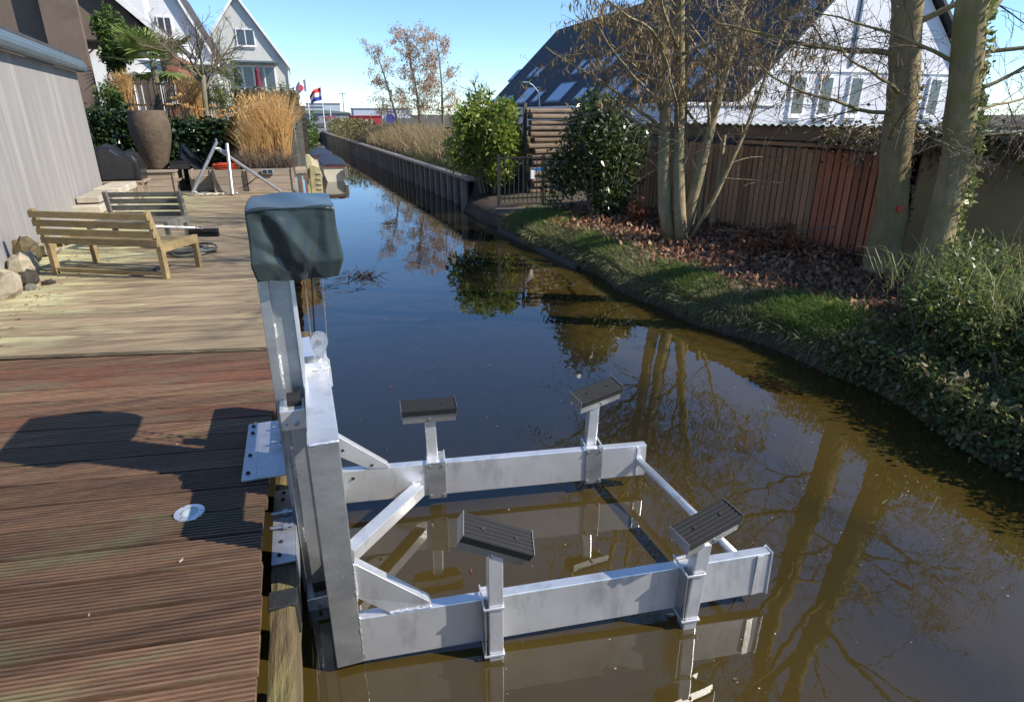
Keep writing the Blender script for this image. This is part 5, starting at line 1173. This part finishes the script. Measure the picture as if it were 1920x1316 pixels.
def skylight(y0, w, x0, h):
    """h is measured along X"""
    z = lambda x: roofz(x) + .10
    m = MB(); m.prism([(x0, y0, z(x0)), (x0, y0 + w, z(x0)), (x0 + h, y0 + w, z(x0 + h)), (x0 + h, y0, z(x0 + h))], (-.06, 0, .07)); f = m.build('skylight', ZINC, t)
    e = .07; m = MB(); m.prism([(x0 + e - .065, y0 + e, z(x0 + e) + .075), (x0 + e - .065, y0 + w - e, z(x0 + e) + .075), (x0 + h - e - .065, y0 + w - e, z(x0 + h - e) + .075), (x0 + h - e - .065, y0 + e, z(x0 + h - e) + .075)], (-.006, 0, .007)); m.build('pane', GLASSL, f)
for y0, w, x0, h in [(43.0, .9, 14.5, .75), (39.4, .8, 14.5, .65), (38.2, .8, 14.5, .65), (32.0, .75, 14.3, .75), (30.9, .75, 14.3, .75), (29.4, .75, 14.3, .75), (28.3, .75, 14.3, .75), (21.8, .7, 14.3, .6), (20.8, .7, 14.3, .6), (16.95, .8, 15.1, .7),
                     (42.2, .9, 12.95, .5), (40.6, .9, 12.95, .5), (39.4, .9, 12.95, .5), (36.0, 1.8, 12.9, .95), (34.2, .9, 12.95, .6), (30.8, 2.0, 12.9, 1.0), (28.4, .9, 12.95, .6), (24.6, 2.2, 12.9, 1.05), (23.0, .9, 12.95, .6), (19.6, 2.0, 12.9, 1.0), (18.2, .8, 13.0, .6)]:
    skylight(y0, w, x0, h)
def gwin(x0, x1, z0, z1):
    m = MB(); m.box(x0, x1, yn - .07, yn - .003, z0, z1); f = m.build('window', WHITEP, t); m = MB(); m.box(x0 + .08, x1 - .08, yn - .077, yn - .071, z0 + .08, z1 - .08); m.build('pane', GLASS, f)
    m = MB(); m.box(x0 - .05, x1 + .05, yn - .13, yn - .078, z0 - .06, z0 - .002); m.build('sill', WHITEP, f)
for x0 in (14.75, 15.8, 17.0, 19.2, 20.4): gwin(x0, x0 + .58, 2.15, 3.35)
for x in (16.9, 19.0): m = MB(); m.box(x, x + .07, yn - .07, yn - .003, 3.6, roofz(x) - .3); m.build('downpipe', ZINC, t)
m = MB(); m.box(ex + .1, rx * 2 - ex - .1, yn - .05, yn - .004, 3.45, 3.53); m.build('band', WHITEP, t)
# low white annex in front of the barn eave
t = thing('white_annex', 'low white wall with parapet under the barn eave', 'annex', (11, 20, .6)); m = MB(); m.box(9.8, 12.6, 14.9, 30, .6, 2.42); m.build('wall', GABLE, t); m = MB(); m.box(9.75, 12.65, 14.85, 30.05, 2.421, 2.50); m.build('coping', WHITEP, t)
for yy in (16.0, 19.0): m = MB(); m.box(9.74, 9.799, yy, yy + .06, .6, 2.42); m.build('batten', WHITEP, t)
t = thing('street_lamp', 'curved street lamp in front of the barn roof', 'street lamp', (7.8, 20.5, .8)); m = MB(); m.tube([(7.85, 20.5, .8), (7.85, 20.5, 2.6), (7.80, 20.5, 2.9), (7.6, 20.5, 3.1), (7.45, 20.5, 3.16)], [.04, .03, .022, .02, .02], 8); m.build('mast', ZINC, t)
m = MB(); m.box(7.25, 7.5, 20.44, 20.56, 3.14, 3.20); m.build('lamp_head', ZINC, t, bevel=.015)

# multi-stem alder with catkins
t = thing('alder_tree', 'multi-stem alder full of brown catkins in front of the fence', 'tree', (5.3, 7.9, .45)); tr, cr, tips = MB(), MB(), []; q = random.Random(77)
AO = TreeOpt(n=(14, 6, 4), ratio=(.40, .55, .5), ang=(62, 50, 45), up=(.03, .00, -.02), wob=.13, maxl=3, split=1, start=.30, seg=.14, rr=.34, tip=.3, leafl=2)
stems = [([(5.16, 7.92, .42), (5.02, 7.92, .9), (4.93, 7.9, 1.5), (4.88, 7.9, 2.2), (4.80, 7.88, 2.9), (4.69, 7.85, 3.6), (4.58, 7.85, 4.5), (4.5, 7.9, 5.6), (4.45, 7.95, 6.6)], .105),
         ([(5.27, 7.78, .42), (5.19, 7.8, .9), (5.10, 7.82, 1.6), (5.06, 7.85, 2.4), (4.99, 7.88, 3.2), (4.93, 7.9, 4.0), (4.92, 8, 5.2), (4.98, 8.1, 6.4)], .10),
         ([(5.42, 7.95, .42), (5.50, 7.95, 1.0), (5.56, 7.9, 1.6), (5.66, 7.85, 2.4), (5.76, 7.8, 3.1), (5.86, 7.75, 3.8), (6.0, 7.7, 4.8), (6.1, 7.6, 5.8)], .095),
         ([(5.30, 7.95, .5), (5.42, 8.05, 1.0), (5.40, 8.1, 1.7), (5.30, 8.1, 2.4), (5.25, 8.1, 3.4), (5.2, 8.15, 4.4)], .045),
         ([(5.45, 7.8, .5), (5.75, 7.75, 1.1), (6.05, 7.7, 1.9), (6.22, 7.6, 2.7), (6.4, 7.5, 3.4)], .04),
         ([(5.3, 8.1, .5), (5.16, 8.2, 1.2), (5.05, 8.2, 2.0), (4.85, 8.1, 2.8), (4.6, 8.0, 3.3)], .035)]
for pth, r_ in stems:
    L_ = sum((Vector(b) - Vector(a)).length for a, b in zip(pth[:-1], pth[1:]))
    grow(tr, cr, None, None, min(L_, 4.6), r_, 0, q, AO, tips, path=pth)
tr.build('trunk', ALDERB, t, smooth=True); cr.build('branches', TWIG, t, fixn=False)
P = np.array([tuple(p) for p in tips]); P = P[P[:, 2] > 2.3]; keep = g.uniform(0, 1, len(P)) < .75; P = P[keep]; P = np.concatenate([P] + [P + g.normal(size=P.shape) * .035 for _ in range(1)])
leaves('crown', P, .085, .20, CATK, t, 320, bias=(0, 0, -3.2))

# two big trunks
def big_tree(label, pth, rads, seed, ivy, opt, loc):
    t = thing('big_tree', label, 'tree', loc, 'big bare trees at the right'); tr, cr, tips = MB(), MB(), []; q = random.Random(seed)
    P2 = [Vector(p) for p in pth]; m = MB()
    fine = []; fr = []
    for a in range(len(P2) - 1):
        for k in range(6): fine.append(P2[a].lerp(P2[a + 1], k / 6) + Vector((q.uniform(-.008, .008), q.uniform(-.008, .008), 0))); fr.append((rads[a] + (rads[a + 1] - rads[a]) * k / 6) * q.uniform(.97, 1.04))
    fine.append(P2[-1]); fr.append(rads[-1]); tr.tube(fine, fr, 18)
    for (p, d, L_, r_) in opt['br']: grow(tr, cr, p, d, L_, r_ * .68, 1, q, opt['o'], tips)
    tr.build('trunk', MOSSB, t, smooth=True); cr.build('crown', TWIG, t, fixn=False)
    return t, fine, fr, tips
BO = TreeOpt(n=(6, 8, 6, 4), ratio=(.5, .52, .5, .5), ang=(50, 48, 50, 50), up=(.02, .02, .0, -.01), wob=.17, maxl=4, split=1, seg=.16, rr=.42, tip=.25, leafl=3)
br1 = [((6.05, 5.35, 2.6), (.5, .6, .2), 1.6, .03), ((6.12, 5.3, 2.2), (-.9, .25, .10), 1.9, .035), ((6.1, 5.3, 2.35), (-.8, -.3, .25), 1.6, .03), ((6.0, 5.3, 2.75), (-.9, .2, .35), 2.1, .05), ((6.05, 5.3, 1.95), (-.7, -.5, .05), 1.3, .022), ((5.95, 5.3, 3.0), (.6, -.5, .5), 2, .05), ((5.9, 5.3, 3.4), (-.8, -.4, .6), 2.4, .06), ((5.85, 5.3, 3.9), (.7, .3, .7), 2.4, .06), ((5.8, 5.3, 4.4), (-.6, .5, .8), 2.4, .06), ((5.75, 5.3, 4.9), (-.6, -.6, .8), 2.4, .06), ((5.7, 5.3, 5.4), (.4, -.5, 1), 2.2, .05), ((5.7, 5.3, 5.8), (-.2, .3, 1), 2.2, .05), ((6.2, 5.25, 1.75), (.8, -.5, .2), 1.2, .02)]
t1, f1_, r1_, tp1 = big_tree('big trunk on the left of the pair, with a red disc', [(6.36, 5.3, .40), (6.33, 5.3, .62), (6.31, 5.3, 1.15), (6.20, 5.3, 1.75), (6.13, 5.3, 2.28), (5.92, 5.3, 3.26), (5.75, 5.3, 4.6), (5.7, 5.35, 6.0)], [.27, .195, .165, .155, .15, .14, .11, .07], 401, False, dict(br=br1, o=BO), (6.3, 5.3, .45))
br2 = [((5.9, 4.35, 2.2), (1, .3, .1), 1.6, .025), ((5.8, 4.4, 2.7), (.9, -.6, .1), 1.8, .03), ((5.78, 4.4, 2.35), (.7, -.2, .25), 1.5, .03), ((5.75, 4.4, 2.6), (-.5, .5, .3), 1.5, .03), ((5.7, 4.4, 2.9), (.8, .2, .4), 2.0, .05), ((5.6, 4.4, 3.2), (-.8, -.3, .5), 2.3, .06), ((5.5, 4.4, 3.7), (.7, -.4, .6), 2.4, .07), ((5.4, 4.4, 4.2), (-.7, .4, .7), 2.6, .07), ((5.35, 4.4, 4.7), (-.5, -.8, .7), 2.6, .06), ((5.3, 4.4, 5.2), (.6, .3, .8), 2.4, .06), ((5.25, 4.4, 5.7), (-.3, -.3, 1), 2.4, .05), ((5.85, 4.35, 2.0), (.9, -.3, .15), 1.2, .02), ((5.82, 4.4, 1.9), (-.4, -.6, .1), .8, .015)]
t2, f2_, r2_, tp2 = big_tree('leaning mossy trunk on the right of the pair, with ivy', [(5.88, 4.4, .40), (5.89, 4.4, .60), (5.93, 4.4, 1.2), (5.92, 4.4, 1.80), (5.85, 4.4, 2.1), (5.64, 4.4, 3.11), (5.4, 4.4, 4.3), (5.25, 4.45, 6.0)], [.22, .155, .135, .13, .13, .125, .10, .06], 402, True, dict(br=br2, o=BO), (5.9, 4.4, .45))
# ivy on the right side of trunk two and climbing the first
P = []
for i_, (p, r_) in enumerate(zip(f2_, r2_)):
    if .55 < p.z < 4.2:
        for k in range(46): a = g.normal(-.55, .45); P.append((p.x + (r_ + .02) * math.cos(a), p.y + (r_ + .02) * math.sin(a), p.z + g.uniform(-.1, .1)))
leaves('ivy', np.array(P) + g.normal(size=(len(P), 3)) * .02, .055, .8, lm('lit_ivy', [(.12, .17, .04), (.24, .27, .08), (.36, .36, .14), (.16, .18, .06)], .3, .4), t2, 411)  # leaf tones brightened to yellow-green as painted sunlight on the ivy
P = []
for p, r_ in zip(f1_, r1_):
    if 1.0 < p.z < 2.6:
        for k in range(12): a = g.normal(-.3, .25); P.append((p.x + (r_ + .02) * math.cos(a), p.y + (r_ + .02) * math.sin(a), p.z + g.uniform(-.1, .1)))
leaves('ivy', np.array(P), .05, .7, lm('dry_ivy', [(.2, .15, .08), (.3, .24, .13), (.14, .12, .05)], .25, .6), t1, 412)
m = MB(); m.tube([(6.235, 5.155, 1.235), (6.228, 5.128, 1.235)], .036, 14); m.build('red_disc', pm('red_reflector', (.65, .05, .035), rough=.4), None, label='small round red disc fixed to the left big trunk', cat='disc')
# ivy and dead climbers on top of the olive shed
t = thing('roof_climber', 'dry brown climber hanging over the edge of the olive shed roof', 'climber', (6.8, 4, 1.8)); cr = MB(); q = random.Random(55)
for k in range(120):
    p = Vector((6.78 + q.uniform(-.1, .15), q.uniform(3.9, 6.9), 1.95 + q.uniform(-.1, .15))); P = [p]; d = Vector((q.uniform(-1, .4), q.uniform(-1, 1), q.uniform(-.6, .7))).normalized()
    for j in range(6): d = (d + Vector((q.uniform(-.4, .4), q.uniform(-.4, .4), -.22))).normalized(); P.append(P[-1] + d * .1)
    cr.tube(P, [.006, .006, .005, .004, .004, .003, .003], 4, cap=False)
cr.build('stems', TWIG, t, fixn=False, kind='stuff')
P = np.stack([g.normal(6.76, .1, 1600), g.uniform(3.9, 7.0, 1600), g.normal(1.93, .11, 1600)], 1); leaves('foliage', P, .06, .6, lm('climber_leaf', [(.16, .10, .05), (.24, .16, .08), (.10, .11, .04), (.07, .10, .03)], .2), t, 421)

# ground cover -----------------------------------------------------------------
def edge_x(y): return np.interp(y, BANK_Y, BANK_X) + .05 * np.sin(y * 1.7) + .05 * np.sin(y * 4.1 + 1)
def bank_z(x, y): return np.interp(x - edge_x(y), [0, .12, .5, 1.2, 2.4, 5], [.06, .24, .38, .44, .48, .5])
n = 11500; y_ = g.uniform(3.2, 11.6, n); x = edge_x(y_) + .30 + g.beta(1.5, 1.5, n) * 2.7; z = bank_z(x, y_) + g.uniform(0, .045, n)
leaves('fallen_leaves', np.stack([x, y_, z], 1), .075, .55, LEAFL, None, 501, var=.4, kind='stuff', label='brown fallen leaves covering the bank under the trees', cat='leaves')
n = 30000; y_ = g.uniform(2.8, 12.2, n); x = edge_x(y_) + .02 + np.abs(g.normal(0, .26, n))
blades('grass_fringe', np.stack([x, y_, bank_z(x, y_) - .01], 1), .085, .0045, GRASSD, None, 502, .7, (-.4, 0, -.2), kind='stuff', label='dull overhanging grass along the edge of the right bank', cat='grass')
n = 7000; y_ = g.uniform(2.9, 12.0, n); x = edge_x(y_) + g.uniform(-.02, .14, n)
leaves('hanging_grass', np.stack([x, y_, (.08 + g.uniform(0, .17, n))], 1), .11, .06, GRASSD, None, 504, bias=(-1.1, 0, -1.2), kind='stuff', label='dead grass hanging over the waterline of the right bank', cat='grass')
n = 8000; y_ = g.uniform(.6, 4.0, n); x = edge_x(y_) + g.uniform(-.06, .2, n)
leaves('hanging_ivy', np.stack([x, y_, g.uniform(.02, .42, n)], 1), .045, .6, SHRUBR, None, 505, bias=(-.8, 0, -.6), kind='stuff', label='ivy hanging over the bank below the evergreen shrubs', cat='ivy')
pc = [(4.62, 4.55, .40, .50, 7500), (4.35, 11.0, .50, .75, 5200), (4.2, 8.6, .3, .8, 2000), (4.3, 6.2, .3, .6, 2000)]
P = []
for cx, cy, rx_, ry_, nn in pc: P.append(np.stack([g.normal(cx, rx_ * .5, nn), g.normal(cy, ry_ * .5, nn)], 1))
P = np.concatenate(P); P = P[P[:, 0] > edge_x(P[:, 1]) + .03]; blades('green_grass', np.column_stack([P, bank_z(P[:, 0], P[:, 1]) + .0]), .095, .005, GRASS, None, 503, .5, (-.2, 0, 0), kind='stuff', label='patches of fresh green grass on the right bank', cat='grass')
# dead bracken-like plants
def dead_plant(label, c, r, n, seed):
    t = thing('dead_plant', label, 'plant', c, 'dead brown plants by the fence'); q = np.random.default_rng(seed)
    P = blob_points(n, (c[0], c[1], c[2] + r[2] * .55), r, q, .2, 8, seed); leaves('foliage', P, .085, .4, lm('dead_leaf%d' % seed, [(.20, .075, .035), (.30, .13, .06), (.13, .05, .03)], .2, .7), t, seed, bias=(0, 0, -.8))
    m = MB(); rq = random.Random(seed)
    for k in range(8): m.tube([c, (c[0] + rq.uniform(-1, 1) * r[0], c[1] + rq.uniform(-1, 1) * r[1], c[2] + r[2] * rq.uniform(.5, 1.2))], .006, 4)
    m.build('stems', TWIG, t, kind='stuff')
dead_plant('bushy dead russet plant leaning on the brown fence', (6.05, 6.85, .45), (.55, .5, .28), 1100, 511)
dead_plant('small dead russet plant left of the alder stems', (5.35, 9.3, .45), (.16, .2, .34), 450, 512)
m = MB(); m.tube([(5.75, 7.6, .62), (6.0, 7.1, .66), (6.3, 6.7, .72), (6.5, 6.2, .85)], .012, 5); m.build('fallen_branch', TWIG, None, label='thin fallen branch lying by the dead russet plant', cat='branch')
# evergreen shrubs at the right edge
for k, (c, r, n, mat, lb) in enumerate([((5.05, 3.45, .52), (.62, .50, .50), 12000, SHRUBR, 'dark evergreen shrub at the water below the left trunk'), ((5.75, 3.75, .62), (.80, .55, .55), 11000, SHRUBR, 'pale-tipped evergreen shrub below the ivy trunk'), ((4.95, 2.55, .34), (.72, .66, .64), 15000, SHRUBR, 'evergreen shrub overhanging the water at the right edge'), ((5.95, 2.75, .62), (.80, .65, .66), 11000, SHRUBR, 'sunlit evergreen shrub against the olive shed wall'), ((5.05, 1.45, .30), (.85, .7, .66), 12000, SHRUBR, 'low evergreen shrub in the lower right corner of the bank')]):
    bush('evergreen_shrub', lb, c, r, n, .056, .36, mat, 601 + 10 * k, .0, 14, bias=(-.3, 0, .3), lumps=18, twigs=TWIG)
n = 1400; x = g.uniform(4.8, 6.6, n); y_ = g.uniform(2.2, 4.2, n); blades('shrub_grass', np.stack([x, y_, g.uniform(.6, .95, n)], 1), .30, .004, lm('wispy_grass', [(.16, .20, .06), (.28, .28, .12), (.10, .15, .04)], .3), None, 640, .9, kind='stuff', label='wispy grass growing through the evergreen shrubs', cat='grass')
n = 1800; y_ = g.uniform(1.0, 3.9, n); x = edge_x(y_) + g.normal(.08, .10, n); leaves('ivy_fringe', np.stack([x, y_, g.uniform(.05, .45, n)], 1), .06, .6, lm('autumn_leaf', [(.16, .10, .04), (.20, .17, .06), (.08, .10, .03), (.24, .19, .11)], .25), None, 641, kind='stuff', label='yellow-brown leaves fringing the bank under the shrubs', cat='leaves')
# floating twigs and leaves on the water
t = thing('floating_twigs', 'dark clump of twigs floating behind the lift pulley', 'twigs', (.75, 8.9, 0)); m = MB(); q = random.Random(66)
for k in range(60):
    a = q.uniform(0, 6.28); p = Vector((.72 + q.gauss(0, .10), 8.95 + q.gauss(0, .09), .005)); d = Vector((math.cos(a), math.sin(a), q.uniform(.0, .9))).normalized(); L_ = q.uniform(.05, .22); m.tube([p, p + d * L_ * .5 + Vector((0, 0, .01)), p + d * L_], [.005, .004, .002], 4)
for k in range(26):
    a = q.uniform(2.6, 4.4); p = Vector((.55 + q.gauss(0, .22), 8.6 + q.gauss(0, .3), .004)); L_ = q.uniform(.1, .3); m.tube([p, p + Vector((math.cos(a), math.sin(a), .08)) * L_ * .5, p + Vector((math.cos(a + .5), math.sin(a + .5), .03)) * L_], [.004, .003, .002], 4)
m.build('twigs', DARKWOOD, t, kind='stuff')
P = np.array([(.9, 5.9, .004), (.55, 4.9, .004), (.95, 5.2, .004), (.35, 3.9, .004), (1.9, 4.9, .004), (2.5, 3.0, .004), (2.45, 2.0, .004), (.7, 4.3, .004), (1.2, 6.4, .004), (.1, 6.0, .004), (2.9, 2.4, .004), (.62, 2.5, .004), (1.1, 2.3, .004), (.45, 1.6, .004), (1.5, 1.5, .004)])
V, F = leaf_geo(P, .035, .5, np.random.default_rng(5)); V[:, 2] = .003 + np.abs(V[:, 2] - .004) * .15
for i_ in range(len(P)):
    np_mesh('floating_leaf', V[i_ * 4:i_ * 4 + 4], np.array([[0, 1, 2, 3]]), LEAFL, None, label='tiny fallen leaf floating on the canal water', cat='leaf', group='tiny leaves floating on the canal')
n = 260; P = np.stack([g.uniform(-.1, 3.6, n), 1.0 + g.uniform(0, 1, n) ** 1.4 * 7, np.full(n, .003)], 1); P = P[P[:, 0] < edge_x(P[:, 1]) - .1]
V, F = leaf_geo(P, .011, .7, np.random.default_rng(8)); V[:, 2] = .0025 + np.abs(V[:, 2] - .003) * .1
np_mesh('water_specks', V, F, lm('pale_speck', [(.5, .45, .36), (.25, .18, .1), (.6, .58, .5)], .1, .8), None, kind='stuff', label='tiny pale specks drifting on the water around the lift', cat='specks')
n = 240; x = -2.75 + np.abs(g.normal(0, .35, n)); y_ = g.uniform(5.0, 9.0, n); P = np.stack([x, y_, np.full(n, .606)], 1)
V, F = leaf_geo(P, .045, .45, np.random.default_rng(9)); V[:, 2] = .605 + np.abs(V[:, 2] - .606) * .3
np_mesh('deck_litter', V, F, LEAFL, None, kind='stuff', label='dead leaf litter on the deck along the shed wall', cat='litter')
# litter on the deck: leaves
for i_, (x, y_) in enumerate([(-.63, 5.55), (-.9, 2.9), (-1.5, 3.55), (-1.05, 4.1), (-.75, 3.2), (-1.9, 3.3), (-.6, 2.2), (-.85, 2.0), (-1.3, 2.7), (-.42, 4.2), (-2.0, 5.6), (-1.4, 6.1)]):
    v_, f_ = leaf_geo(np.array([(x, y_, .607)]), .035 if i_ else .09, .35, np.random.default_rng(i_)); v_[:, 2] = .6055 + np.abs(v_[:, 2] - .607) * .12
    np_mesh('leaf_scrap', v_, f_, pm('pale_scrap', (.45, .38, .26), rough=.8) if i_ == 0 else bpy.data.materials['pale_scrap'], None, label='pale leaf scrap lying on the deck boards', cat='leaf', group='pale leaf scraps on the deck')
